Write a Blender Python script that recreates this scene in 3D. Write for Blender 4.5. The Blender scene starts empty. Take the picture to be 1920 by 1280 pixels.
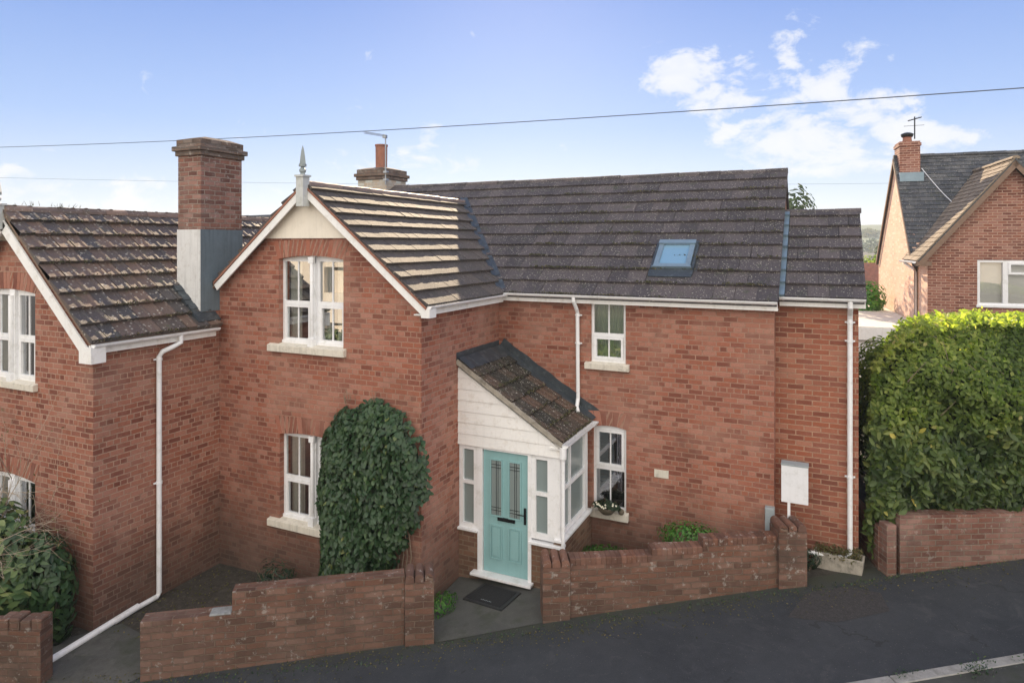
import bpy, math, random
import numpy as np
from mathutils import Vector, noise
R = math.radians
sc = bpy.context.scene
col = sc.collection
random.seed(7)
rng = np.random.default_rng(11)

# ------------------------------------------------------------------ camera
CAM_H = 5.37
cd = bpy.data.cameras.new('camera'); cam = bpy.data.objects.new('camera', cd); col.objects.link(cam)
cam.location = (0, 0, CAM_H); cam.rotation_euler = (R(90), 0, R(25))
cd.sensor_width = 36; cd.lens = 1242 * 36 / 1920
cd.shift_y = -(640 - 457) / 1920
cd.clip_start = .1; cd.clip_end = 5000
sc.camera = cam

# ------------------------------------------------------------------ light
SUN_AZ, SUN_EL = 24.0, 23.4          # azimuth measured from +Y towards -X
sv = Vector((-math.sin(R(SUN_AZ)) * math.cos(R(SUN_EL)), math.cos(R(SUN_AZ)) * math.cos(R(SUN_EL)), math.sin(R(SUN_EL))))
sd = bpy.data.lights.new('sun', 'SUN'); sd.energy = 5.0; sd.angle = R(.5); sd.color = (1, .80, .56)
so = bpy.data.objects.new('sun', sd); col.objects.link(so); so.rotation_euler = sv.to_track_quat('Z', 'Y').to_euler()
so.location = (-20, 40, 30)

class NT:
    def __init__(s, nt): s.nt = nt; nt.nodes.clear()
    def n(s, typ, **kw):
        nd = s.nt.nodes.new(typ)
        for k_, v in kw.items():
            if k_ in nd.inputs.keys() or k_.replace('_', ' ') in nd.inputs.keys():
                s.set(nd, k_ if k_ in nd.inputs.keys() else k_.replace('_', ' '), v)
            else: setattr(nd, k_, v)
        return nd
    def set(s, nd, k_, v):
        if isinstance(v, bpy.types.NodeSocket): s.nt.links.new(v, nd.inputs[k_])
        else:
            if isinstance(v, tuple) and len(v) == 3 and nd.inputs[k_].type == 'RGBA': v = (*v, 1)
            nd.inputs[k_].default_value = v
    def math(s, op, a, b=0, c_=0, clamp=False):
        nd = s.nt.nodes.new('ShaderNodeMath'); nd.operation = op; nd.use_clamp = clamp
        for i, v in enumerate((a, b, c_)):
            if isinstance(v, bpy.types.NodeSocket): s.nt.links.new(v, nd.inputs[i])
            else: nd.inputs[i].default_value = v
        return nd.outputs[0]
    def mix(s, fac, a, b, blend='MIX'):
        nd = s.nt.nodes.new('ShaderNodeMix'); nd.data_type = 'RGBA'; nd.blend_type = blend
        for i, v in ((0, fac), (6, a), (7, b)):
            if isinstance(v, bpy.types.NodeSocket): s.nt.links.new(v, nd.inputs[i])
            else: nd.inputs[i].default_value = (*v, 1) if isinstance(v, tuple) and len(v) == 3 else v
        return nd.outputs[2]
    def ramp(s, fac, stops, interp='LINEAR'):
        nd = s.nt.nodes.new('ShaderNodeValToRGB'); cr = nd.color_ramp; cr.interpolation = interp
        while len(cr.elements) < len(stops): cr.elements.new(.5)
        for e, (p, c_) in zip(cr.elements, stops):
            e.position = p; e.color = (*c_, 1) if isinstance(c_, tuple) else (c_, c_, c_, 1)
        s.nt.links.new(fac, nd.inputs[0]); return nd.outputs[0]
    def noise(s, vec, scale, detail=4, rough=.55, dist=0):
        nd = s.nt.nodes.new('ShaderNodeTexNoise')
        if vec is not None: s.nt.links.new(vec, nd.inputs['Vector'])
        nd.inputs['Scale'].default_value = scale; nd.inputs['Detail'].default_value = detail
        nd.inputs['Roughness'].default_value = rough; nd.inputs['Distortion'].default_value = dist
        return nd.outputs['Fac']
    def link(s, a, b): s.nt.links.new(a, b)

def build_world():
    w = bpy.data.worlds.new('World'); sc.world = w; w.use_nodes = True
    t = NT(w.node_tree)
    out = t.n('ShaderNodeOutputWorld'); bg = t.n('ShaderNodeBackground')
    t.link(bg.outputs[0], out.inputs[0])
    sky = t.n('ShaderNodeTexSky'); sky.sky_type = 'NISHITA'; sky.sun_disc = False
    sky.sun_elevation = R(SUN_EL); sky.sun_rotation = R(-SUN_AZ); sky.air_density = 1.0; sky.dust_density = .3; sky.ozone_density = 2.0
    tc = t.n('ShaderNodeTexCoord'); g = tc.outputs['Generated']
    sp = t.n('ShaderNodeSeparateXYZ'); t.link(g, sp.inputs[0])
    x, y, z = sp.outputs
    az = t.math('ARCTAN2', x, y)                                   # 0 = +Y, negative towards -X
    el = t.math('ARCSINE', z)
    # thin high haze: blue overhead, paling towards the horizon
    eld = t.math('MULTIPLY', el, 180 / math.pi)
    e01 = t.math('DIVIDE', eld, 60, clamp=True)
    grad = t.ramp(e01, [(0, (.80, .87, .97)), (.05, (.72, .83, .98)), (.16, (.40, .58, 1.0)), (.33, (.20, .36, .86)), (.6, (.12, .26, .72)), (1, (.10, .22, .60))])
    grad = t.mix(1, grad, (SKYK, SKYK, SKYK), 'MULTIPLY')
    nish = t.mix(1, sky.outputs[0], (.012, .012, .012), 'MULTIPLY')
    base = t.mix(1, grad, nish, 'ADD')
    # clouds
    cv = t.n('ShaderNodeCombineXYZ'); t.link(t.math('MULTIPLY', az, 1.0), cv.inputs[0]); t.link(t.math('MULTIPLY', el, 1.7), cv.inputs[1])
    nz = t.noise(cv.outputs[0], 13, 10, .64, .5)
    nb = t.noise(cv.outputs[0], 3.2, 3, .5, 0)
    th = R(25)
    wv = t.n('ShaderNodeTexNoise'); t.link(cv.outputs[0], wv.inputs['Vector']); wv.inputs['Scale'].default_value = 8; wv.inputs['Detail'].default_value = 7; wv.inputs['Roughness'].default_value = .6
    ws = t.n('ShaderNodeSeparateColor'); t.link(wv.outputs['Color'], ws.inputs[0])
    az = t.math('ADD', az, t.math('MULTIPLY', t.math('SUBTRACT', ws.outputs[0], .5), .22)); el = t.math('ADD', el, t.math('MULTIPLY', t.math('SUBTRACT', ws.outputs[1], .5), .13))
    def blob(px, py, rx, ry, amp):
        tx = (px - 960) / 1242; a0 = math.atan(tx) - th; e0 = math.atan((457 - py) / 1242 * math.cos(math.atan(tx)))
        dx = t.math('DIVIDE', t.math('SUBTRACT', az, a0), rx / 1242); dy = t.math('DIVIDE', t.math('SUBTRACT', el, e0), ry / 1242)
        d2 = t.math('ADD', t.math('MULTIPLY', dx, dx), t.math('MULTIPLY', dy, dy))
        return t.math('MULTIPLY', t.math('POWER', 2.71828, t.math('MULTIPLY', d2, -1.0)), amp)
    bl = None
    for b in [(1300, 130, 80, 40, 1), (1380, 175, 110, 38, .85), (1500, 120, 45, 50, .8), (1540, 165, 80, 50, 1.0), (1620, 200, 80, 45, .85), (1690, 245, 90, 32, .9), (1790, 250, 55, 26, .7), (1385, 236, 50, 18, .75), (1500, 265, 130, 34, .85), (1560, 305, 150, 35, .8),
              (800, 260, 55, 45, .75), (740, 300, 120, 36, .6), (850, 320, 90, 30, .5), (25, 345, 60, 22, .7), (200, 375, 220, 30, .6)]:
        v = blob(b[0], b[1], b[2], b[3], b[4]); bl = v if bl is None else t.math('MAXIMUM', bl, v)
    m = t.math('ADD', t.math('MULTIPLY', bl, .82), t.math('MULTIPLY', t.math('SUBTRACT', nz, .5), 1.9))
    mask = t.ramp(m, [(.30, 0.0), (.42, .35), (.58, .85), (.85, 1.0)])
    # added fill: unseen bright cloud bank behind the camera, lighting the shaded fronts
    back = t.math('MULTIPLY', y, -1.0); back = t.math('SUBTRACT', back, t.math('MULTIPLY', x, -.3))
    mb = t.math('ADD', t.math('MULTIPLY', back, .9), t.math('MULTIPLY', t.math('SUBTRACT', nb, .5), .8))
    mb = t.ramp(mb, [(.02, 0.0), (.45, 1.0)])
    up = t.math('GREATER_THAN', z, -.02)
    c1 = t.mix(t.math('MULTIPLY', mask, .88), base, (.50, .505, .52))
    c2 = t.mix(t.math('MULTIPLY', mb, up), c1, (BACK_FILL * 1.06, BACK_FILL, BACK_FILL * .92))
    low = t.math('LESS_THAN', z, -.005)
    c3 = t.mix(low, c2, (.06, .06, .055))
    t.link(c3, bg.inputs[0]); bg.inputs[1].default_value = 1.0
SKYK = .41; BACK_FILL = 1.1
build_world()
sc.view_settings.view_transform = 'Standard'; sc.view_settings.look = 'None'
sc.view_settings.exposure = .95; sc.view_settings.gamma = 1
sc.render.engine = 'CYCLES'; sc.cycles.max_bounces = 8; sc.cycles.use_denoising = True

# ------------------------------------------------------------------ materials
M = {}
def mat(name):
    m = bpy.data.materials.new(name); m.use_nodes = True; t = NT(m.node_tree)
    o = t.n('ShaderNodeOutputMaterial'); p = t.n('ShaderNodeBsdfPrincipled'); t.link(p.outputs[0], o.inputs[0])
    M[name] = m; return m, t, p, o
def objco(t): return t.n('ShaderNodeTexCoord').outputs['Object']
def world_pos(t): return t.n('ShaderNodeNewGeometry').outputs['Position']
def bump(t, p, h, strength=.4, dist=.01):
    b = t.n('ShaderNodeBump'); t.link(h, b.inputs['Height']); b.inputs['Strength'].default_value = strength; b.inputs['Distance'].default_value = dist
    t.link(b.outputs[0], p.inputs['Normal'])
def plain(name, c_, rough=.5, var=.12, scale=6, dirt=None, metal=0, bumpk=.1, spec=.5, streak=0):
    m, t, p, o = mat(name); P_ = world_pos(t)
    n1 = t.noise(P_, scale, 6, .6); n2 = t.noise(P_, scale * 9, 4, .6)
    v = t.math('ADD', t.math('MULTIPLY', n1, .7), t.math('MULTIPLY', n2, .3))
    cc = t.ramp(v, [(.3, tuple(a * (1 - var) for a in c_)), (.7, tuple(min(1, a * (1 + var)) for a in c_))])
    if streak:
        mp = t.n('ShaderNodeMapping'); t.link(P_, mp.inputs[0]); mp.inputs['Scale'].default_value = (14, 14, .8)
        cc = t.mix(t.ramp(t.noise(mp.outputs[0], 1.5, 6, .65), [(.5, 0.0), (.72, streak)]), cc, tuple(a * .45 for a in c_))
    if dirt:
        d = t.ramp(t.noise(P_, dirt[1], 7, .7), [(.52, 0.0), (.68, dirt[2])]); cc = t.mix(d, cc, dirt[0])
    t.link(cc, p.inputs['Base Color']); p.inputs['Roughness'].default_value = rough; p.inputs['Metallic'].default_value = metal
    p.inputs['Specular IOR Level'].default_value = spec
    if bumpk: bump(t, p, n2, bumpk, .01)
    return m
def brick(name, ca, cb, cm, w=.222, h=.082, mort=.0095, patch=(.42, .30, .26), pk=.35, dark=(.10, .055, .04), dk=.4, moss=0, squash=.5, sqf=4, bk=.6, lich=0, rough=.85, wob=.006):
    m, t, p, o = mat(name); uv = t.n('ShaderNodeUVMap').outputs[0]; P_ = world_pos(t)
    nv = t.n('ShaderNodeTexNoise'); t.link(P_, nv.inputs['Vector']); nv.inputs['Scale'].default_value = 5; nv.inputs['Detail'].default_value = 3
    off = t.n('ShaderNodeVectorMath', operation='SUBTRACT'); t.link(nv.outputs['Color'], off.inputs[0]); off.inputs[1].default_value = (.5, .5, .5)
    sc_ = t.n('ShaderNodeVectorMath', operation='SCALE'); t.link(off.outputs[0], sc_.inputs[0]); sc_.inputs['Scale'].default_value = wob * 2.5
    ad = t.n('ShaderNodeVectorMath', operation='ADD'); t.link(uv, ad.inputs[0]); t.link(sc_.outputs[0], ad.inputs[1])
    b = t.n('ShaderNodeTexBrick'); t.link(ad.outputs[0], b.inputs['Vector'])
    b.offset = .5; b.offset_frequency = 2; b.squash = squash; b.squash_frequency = sqf
    for k_, v in (('Scale', 1), ('Mortar Size', mort), ('Mortar Smooth', .25), ('Bias', 0), ('Brick Width', w), ('Row Height', h)): b.inputs[k_].default_value = v
    b.inputs['Color1'].default_value = (0, 0, 0, 1); b.inputs['Color2'].default_value = (1, 1, 1, 1); b.inputs['Mortar'].default_value = (.5, .5, .5, 1)
    rnd = b.outputs['Color']; fac = b.outputs['Fac']
    n1 = t.noise(P_, 1.1, 5, .6); n2 = t.noise(P_, 14, 6, .7); n3 = t.noise(P_, 55, 4, .7)
    mixv = t.math('ADD', t.math('MULTIPLY', t.n('ShaderNodeSeparateColor', Color=rnd).outputs[0], .75), t.math('MULTIPLY', n2, .35))
    mid = tuple((a + c_) / 2 for a, c_ in zip(ca, cb))
    bc = t.ramp(mixv, [(.08, tuple(a * .72 for a in ca)), (.28, ca), (.45, mid), (.6, (mid[0] * 1.05, mid[1] * .92, mid[2] * .8)), (.78, cb), (.98, (cb[0] * 1.05, cb[1] * 1.25, cb[2] * 1.35))])
    bc = t.mix(t.ramp(n3, [(.45, 0.0), (.75, .35)]), bc, dark)
    bc = t.mix(t.ramp(n1, [(.46, 0.0), (.68, pk)]), bc, patch)
    mc = t.mix(t.ramp(n2, [(.4, 0.0), (.7, .5)]), cm, dark)
    cc = t.mix(fac, bc, mc)
    nd = t.noise(P_, .9, 6, .65, .5)
    cc = t.mix(t.ramp(nd, [(.54, 0.0), (.74, dk)]), cc, dark)
    if lich:
        l = t.ramp(t.noise(P_, 9, 8, .75), [(.58, 0.0), (.63, lich)]); cc = t.mix(l, cc, (.5, .47, .43))
        l2 = t.ramp(t.noise(P_, 3.7, 8, .75), [(.58, 0.0), (.68, lich * .6)]); cc = t.mix(l2, cc, (.09, .075, .05))
    if moss:  # moss and damp stain low down, plus shade painted into the colour
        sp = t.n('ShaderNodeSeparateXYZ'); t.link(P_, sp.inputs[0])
        stain_shade = t.ramp(t.math('MULTIPLY', t.math('ADD', t.math('ADD', sp.outputs[2], .5), t.math('MULTIPLY', t.math('SUBTRACT', n1, .5), 1.6)), .5), [(0.0, moss), (.3, moss * .75), (.95, 0.0)])
        cc = t.mix(stain_shade, cc, (.062, .054, .044))
    t.link(cc, p.inputs['Base Color']); p.inputs['Roughness'].default_value = rough; p.inputs['Specular IOR Level'].default_value = .25
    hh = t.math('ADD', t.math('MULTIPLY', t.math('SUBTRACT', 1, fac), 1), t.math('MULTIPLY', n2, .5))
    hh = t.math('ADD', hh, t.math('MULTIPLY', n3, .3))
    bump(t, p, hh, bk, .012)
    return m
def tile(name, stops, speck=0, speckc=(.45, .43, .38), rough=.5, moss=0, spec=.5, bk=.35, sps=26, sheen=0):
    m, t, p, o = mat(name); P_ = world_pos(t)
    at = t.n('ShaderNodeAttribute', attribute_name='tone').outputs['Fac']
    n2 = t.noise(P_, 11, 6, .7); n3 = t.noise(P_, 80, 4, .7)
    v = t.math('ADD', t.math('MULTIPLY', at, .6), t.math('MULTIPLY', n2, .4))
    cc = t.ramp(v, stops)
    cc = t.mix(t.ramp(n3, [(.35, 0.0), (.8, .5)]), cc, tuple(a * .4 for a in stops[0][1]))
    if speck:
        vo = t.n('ShaderNodeTexVoronoi'); t.link(P_, vo.inputs['Vector']); vo.inputs['Scale'].default_value = sps; vo.inputs['Randomness'].default_value = 1
        sz = t.n('ShaderNodeSeparateColor'); t.link(vo.outputs['Color'], sz.inputs[0])
        k1 = t.math('LESS_THAN', vo.outputs['Distance'], t.math('MULTIPLY', sz.outputs[0], .42))
        k1 = t.math('MULTIPLY', k1, t.ramp(sz.outputs[1], [(.25, 0.0), (.6, speck)]))
        cc = t.mix(k1, cc, speckc)
        l = t.ramp(t.noise(P_, 34, 8, .8), [(.56, 0.0), (.66, speck * .6)]); cc = t.mix(l, cc, speckc)
    if moss:
        l = t.ramp(t.noise(P_, 4.5, 8, .7), [(.56, 0.0), (.68, moss)]); cc = t.mix(l, cc, (.05, .065, .03))
    t.link(cc, p.inputs['Base Color']); p.inputs['Roughness'].default_value = rough; p.inputs['Specular IOR Level'].default_value = spec
    p.inputs['Sheen Weight'].default_value = sheen; p.inputs['Sheen Tint'].default_value = (1, .85, .65, 1); p.inputs['Sheen Roughness'].default_value = .45
    bump(t, p, t.math('ADD', n3, n2), bk, .008)
def leafm(name, stops, gloss=.4, transl=.25, tc=None):
    m, t, p, o = mat(name)
    at = t.n('ShaderNodeAttribute', attribute_name='tone').outputs['Fac']
    cc = t.ramp(at, stops); t.link(cc, p.inputs['Base Color']); p.inputs['Roughness'].default_value = gloss; p.inputs['Specular IOR Level'].default_value = .4
    tr = t.n('ShaderNodeBsdfTranslucent'); t.link(t.mix(1, cc, tc or (1.6, 1.9, .5), 'MULTIPLY'), tr.inputs[0])
    mx = t.n('ShaderNodeMixShader'); mx.inputs[0].default_value = transl
    t.link(p.outputs[0], mx.inputs[1]); t.link(tr.outputs[0], mx.inputs[2]); t.link(mx.outputs[0], o.inputs[0])
def glass(name, refl=.12, tint=(.75, .82, .82), rough=.0):
    m, t, p, o = mat(name)
    g = t.n('ShaderNodeBsdfGlossy'); g.inputs['Roughness'].default_value = rough; g.inputs[0].default_value = (.95, .97, 1, 1)
    tr = t.n('ShaderNodeBsdfTransparent'); tr.inputs[0].default_value = (*tint, 1)
    fr = t.n('ShaderNodeFresnel'); fr.inputs[0].default_value = 1.5
    f = t.math('ADD', t.math('MULTIPLY', fr.outputs[0], 1.4), refl, clamp=True)
    mx = t.n('ShaderNodeMixShader'); t.link(f, mx.inputs[0]); t.link(tr.outputs[0], mx.inputs[1]); t.link(g.outputs[0], mx.inputs[2]); t.link(mx.outputs[0], o.inputs[0])

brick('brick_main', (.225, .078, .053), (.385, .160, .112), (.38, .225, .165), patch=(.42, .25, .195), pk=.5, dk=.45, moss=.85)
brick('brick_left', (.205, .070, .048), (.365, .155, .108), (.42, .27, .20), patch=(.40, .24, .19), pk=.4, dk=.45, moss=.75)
brick('brick_ext', (.225, .072, .046), (.37, .145, .092), (.42, .26, .18), w=.245, squash=1, pk=.1, dk=.3, moss=.4)
brick('brick_garden', (.125, .058, .040), (.25, .122, .085), (.23, .155, .115), w=.26, h=.088, pk=.6, dk=.65, lich=.6, bk=1.3, wob=.02, patch=(.25, .16, .13), squash=1, dark=(.055, .042, .034), moss=.5)
brick('brick_chimney', (.15, .065, .05), (.32, .16, .125), (.36, .29, .24), pk=.4, dk=.6, lich=.5, bk=1.3, wob=.014, patch=(.30, .22, .19), squash=1)
brick('brick_dirty', (.10, .075, .06), (.19, .14, .115), (.16, .14, .125), pk=.3, dk=.6, lich=.5, bk=1.3, wob=.014)
brick('brick_porch', (.17, .080, .048), (.29, .15, .092), (.33, .25, .17), pk=.2, dk=.45, moss=.5, squash=1)
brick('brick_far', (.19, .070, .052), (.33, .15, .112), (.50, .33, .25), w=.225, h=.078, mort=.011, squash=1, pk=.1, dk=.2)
brick('brick_lit', (.74, .46, .33), (.80, .53, .39), (.80, .58, .45), w=.225, h=.078, mort=.006, squash=1, pk=.3, patch=(.82, .66, .49), dk=.03, dark=(.55, .38, .27), bk=.15)  # pale sunlit copy of brick_far, sunlight put into the colour
brick('brick_hedgewall', (.15, .060, .045), (.26, .12, .09), (.29, .22, .17), squash=1, pk=.4, dk=.5, lich=.4, bk=1.0, moss=.6, dark=(.05, .038, .03))
brick('brick_chalk', (.38, .34, .28), (.50, .46, .40), (.55, .52, .46), pk=.3, patch=(.55, .54, .52), dk=.3, lich=.3, bk=.7)
tile('tile_main', [(.2, (.056, .050, .056)), (.5, (.086, .075, .081)), (.8, (.128, .107, .108))], speck=1.0, speckc=(.30, .28, .24), rough=.8, moss=.5, sps=34, spec=.25)
tile('tile_bay', [(.2, (.048, .044, .048)), (.5, (.075, .064, .062)), (.8, (.115, .092, .080))], speck=.7, rough=.76, moss=.3, spec=.26, sps=30, speckc=(.24, .22, .18), sheen=.12)
tile('tile_roll', [(.15, (.022, .024, .032)), (.4, (.045, .036, .038)), (.6, (.078, .050, .042)), (.9, (.17, .10, .07))], speck=.6, rough=.6, moss=.5, spec=.6, sps=18, sheen=.3)
tile('tile_porch', [(.2, (.035, .034, .030)), (.5, (.065, .055, .046)), (.8, (.15, .09, .065))], speck=.7, rough=.85, moss=.7, bk=1.0, sps=36, spec=.2)
tile('tile_ridge', [(.2, (.12, .09, .075)), (.5, (.22, .15, .115)), (.8, (.32, .22, .16))], speck=.4, rough=.6, moss=.35)
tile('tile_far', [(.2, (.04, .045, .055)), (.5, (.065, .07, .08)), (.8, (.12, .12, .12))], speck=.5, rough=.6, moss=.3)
tile('tile_farlit', [(.2, (.20, .16, .12)), (.5, (.30, .24, .18)), (.8, (.38, .30, .22))], speck=.4, rough=.85, spec=.12)  # copy of tile_far with the sun's brightness painted into its colours
plain('pvc', (.83, .84, .86), .35, .05, 3, ((.42, .42, .36), 6, .4), bumpk=.02, streak=.08)
plain('white_paint', (.83, .83, .82), .5, .06, 3, ((.45, .40, .33), 6, .4), bumpk=.06, streak=.12)
plain('cream_render', (.80, .74, .64), .8, .06, 3, ((.5, .42, .32), 4, .25), bumpk=.15, streak=0.18)
plain('sill_stone', (.66, .62, .54), .8, .1, 8, ((.30, .28, .22), 9, .5), bumpk=.15, streak=0.4)
plain('grey_render', (.125, .165, .195), .8, .12, 3, ((.08, .10, .11), 5, .4), bumpk=.15, streak=0.5)
plain('white_render', (.70, .70, .69), .8, .06, 5, ((.35, .30, .26), 9, .3), bumpk=.2, streak=0.5)
plain('lead', (.050, .062, .074), .5, .25, 5, ((.16, .19, .20), 8, .5), metal=.25, bumpk=.25)
plain('lead_light', (.21, .29, .35), .4, .15, 5, ((.16, .2, .24), 8, .5), metal=.3, bumpk=.2)
plain('door_teal', (.25, .45, .465), .45, .05, 3, ((.20, .38, .39), 4, .2), bumpk=.05, streak=0.14)
plain('black_metal', (.02, .022, .024), .35, .2, 5, metal=.6, bumpk=0)
plain('grey_metal', (.30, .32, .34), .35, .2, 5, metal=.7, bumpk=0)
plain('finial_grey', (.26, .30, .31), .5, .1, 8, ((.12, .12, .11), 12, .4), bumpk=.1)
plain('interior', (.20, .19, .18), .9, .1, 2, bumpk=0)
plain('curtain', (.78, .74, .66), .9, .1, 3, bumpk=0)
plain('curtain_green', (.50, .56, .36), .9, .15, 3, bumpk=0)
plain('soil', (.045, .040, .032), .95, .5, 9, ((.12, .11, .09), 14, .6), bumpk=.9)
plain('stone_trough', (.36, .33, .28), .9, .25, 10, ((.12, .11, .09), 7, .7), bumpk=.6, streak=0.5)
plain('terracotta', (.30, .13, .085), .85, .3, 8, ((.13, .11, .1), 9, .7), bumpk=.2)
plain('rubber_mat', (.012, .013, .015), .85, .3, 30, bumpk=.6)
plain('mat_edge', (.02, .022, .024), .6, .3, 30, bumpk=.2)
plain('bark', (.22, .17, .12), .9, .3, 14, bumpk=.5)
plain('twig', (.34, .27, .20), .9, .25, 14, bumpk=.3)
plain('wire', (.10, .12, .15), .6, .1, 3, bumpk=0)
plain('timber_brown', (.20, .13, .09), .7, .2, 8, bumpk=.2)
plain('bowl_brown', (.12, .10, .07), .8, .3, 20, bumpk=.5)
plain('petal', (.85, .83, .70), .6, .1, 9, bumpk=0)
plain('sign_white', (.78, .79, .82), .45, .04, 4, ((.45, .45, .42), 7, .35), bumpk=.03, streak=.08)
plain('meter_grey', (.30, .34, .36), .6, .15, 6, bumpk=.1)
plain('blind_white', (.88, .86, .80), .8, .04, 3, bumpk=0)
plain('hill_far', (.10, .14, .07), .95, .3, .02, bumpk=0)
glass('glass', .30, (.85, .9, .9)); glass('glass_sky', .10, (.95, .96, .97)); 
m_, t_, p_, o_ = mat('glass_frosted'); p_.inputs['Base Color'].default_value = (.22, .27, .27, 1); p_.inputs['Roughness'].default_value = .22; p_.inputs['Specular IOR Level'].default_value = .8
m_, t_, p_, o_ = mat('skytint_glass'); p_.inputs['Base Color'].default_value = (.19, .34, .47, 1); p_.inputs['Roughness'].default_value = .04; p_.inputs['Specular IOR Level'].default_value = 1.0; p_.inputs['Coat Weight'].default_value = 1.0  # reflected sky painted in as the blue base colour

def ground_mats():
    for name, c1, c2, sp, sm, ro in (('asphalt', (.022, .027, .033), (.052, .057, .063), .6, .4, .85), ('concrete_path', (.07, .072, .068), (.12, .12, .11), .5, .6, .85), ('road_asphalt', (.045, .047, .05), (.07, .07, .07), .5, .2, .8), ('gravel', (.04, .042, .038), (.10, .10, .09), .8, .5, .9)):
        m, t, p, o = mat(name); P_ = world_pos(t)
        n1 = t.noise(P_, .8, 6, .6, .6); n2 = t.noise(P_, 6, 6, .7); n3 = t.noise(P_, 120, 3, .7)
        cc = t.ramp(t.math('ADD', t.math('MULTIPLY', n1, .6), t.math('MULTIPLY', n2, .4)), [(.35, c1), (.68, c2)])
        vo = t.n('ShaderNodeTexVoronoi'); t.link(P_, vo.inputs['Vector']); vo.inputs['Scale'].default_value = 55
        sz = t.n('ShaderNodeSeparateColor'); t.link(vo.outputs['Color'], sz.inputs[0])
        k1 = t.math('MULTIPLY', t.math('LESS_THAN', vo.outputs['Distance'], .28), t.math('GREATER_THAN', sz.outputs[0], .965))
        cc = t.mix(t.math('MULTIPLY', k1, sp), cc, (.22, .21, .17))
        cc = t.mix(t.ramp(n3, [(.35, .0), (.75, .5)]), cc, tuple(a * .45 for a in c1))
        if name == 'asphalt':
            vr = t.n('ShaderNodeTexVoronoi'); vr.feature = 'DISTANCE_TO_EDGE'; t.link(t.mix(.25, P_, t.n('ShaderNodeTexNoise', Vector=P_).outputs['Color']), vr.inputs['Vector']); vr.inputs['Scale'].default_value = .55
            crk = t.math('MULTIPLY', t.math('LESS_THAN', vr.outputs['Distance'], .006), t.math('GREATER_THAN', n1, .5)); cc = t.mix(t.math('MULTIPLY', crk, .6), cc, (.012, .014, .015))
            cc = t.mix(t.ramp(t.noise(P_, 1.9, 7, .7, 1.5), [(.56, 0.0), (.7, .45)]), cc, (.085, .085, .085))
            cc = t.mix(t.ramp(t.noise(P_, 260, 2, .5), [(.55, 0.0), (.72, .55)]), cc, (.12, .12, .12))
        # moss and litter gather along the foot of the walls
        s_ = t.n('ShaderNodeVectorMath', operation='DOT_PRODUCT'); t.link(P_, s_.inputs[0]); s_.inputs[1].default_value = (-.51, .86, 0)
        e = t.math('ADD', t.math('MULTIPLY', t.math('SUBTRACT', s_.outputs['Value'], 9.05), 1.6), t.math('MULTIPLY', t.math('SUBTRACT', n2, .5), 2.2))
        if name == 'asphalt': cc = t.mix(t.ramp(e, [(.1, 0.0), (.8, .85)]), cc, (.040, .044, .026))
        else: cc = t.mix(t.ramp(t.noise(P_, 2.2, 8, .7), [(.5, 0.0), (.65, sm)]), cc, (.035, .045, .022))
        t.link(cc, p.inputs['Base Color']); p.inputs['Roughness'].default_value = ro; bump(t, p, n3, .5, .006)
ground_mats()
plain('mortar_grey', (.26, .27, .27), .9, .3, 14, ((.12, .12, .10), 12, .6), bumpk=.6)
plain('kerb_stone', (.30, .29, .27), .85, .25, 9, ((.10, .10, .08), 6, .6), bumpk=.6)
plain('asphalt_patch', (.040, .038, .038), .9, .4, 20, ((.13, .12, .11), 55, .5), bumpk=.8)
plain('slab', (.085, .085, .078), .85, .35, 5, ((.045, .05, .035), 3, .8), bumpk=.5)
leafm('leaf_climber', [(0, (.014, .034, .014)), (.5, (.030, .070, .027)), (.85, (.065, .115, .04)), (1, (.15, .17, .05))], .42, .12)
leafm('leaf_laurel', [(0, (.015, .035, .018)), (.4, (.05, .10, .04)), (.7, (.14, .20, .075)), (1, (.28, .30, .11))], .42, .15)
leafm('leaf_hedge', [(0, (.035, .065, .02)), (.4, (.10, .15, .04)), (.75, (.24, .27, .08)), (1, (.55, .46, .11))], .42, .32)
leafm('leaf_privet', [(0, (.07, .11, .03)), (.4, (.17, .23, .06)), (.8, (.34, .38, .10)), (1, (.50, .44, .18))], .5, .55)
leafm('leaf_bright', [(0, (.03, .10, .02)), (.6, (.07, .20, .03)), (1, (.14, .30, .05))], .45, .25)
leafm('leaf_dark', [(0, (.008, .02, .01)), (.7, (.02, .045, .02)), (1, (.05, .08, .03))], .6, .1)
leafm('leaf_far', [(0, (.03, .05, .03)), (.6, (.06, .09, .045)), (1, (.16, .15, .08))], .8, .2)
leafm('leaf_dry', [(0, (.05, .045, .02)), (.5, (.09, .09, .03)), (1, (.2, .15, .08))], .8, .2)

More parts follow.
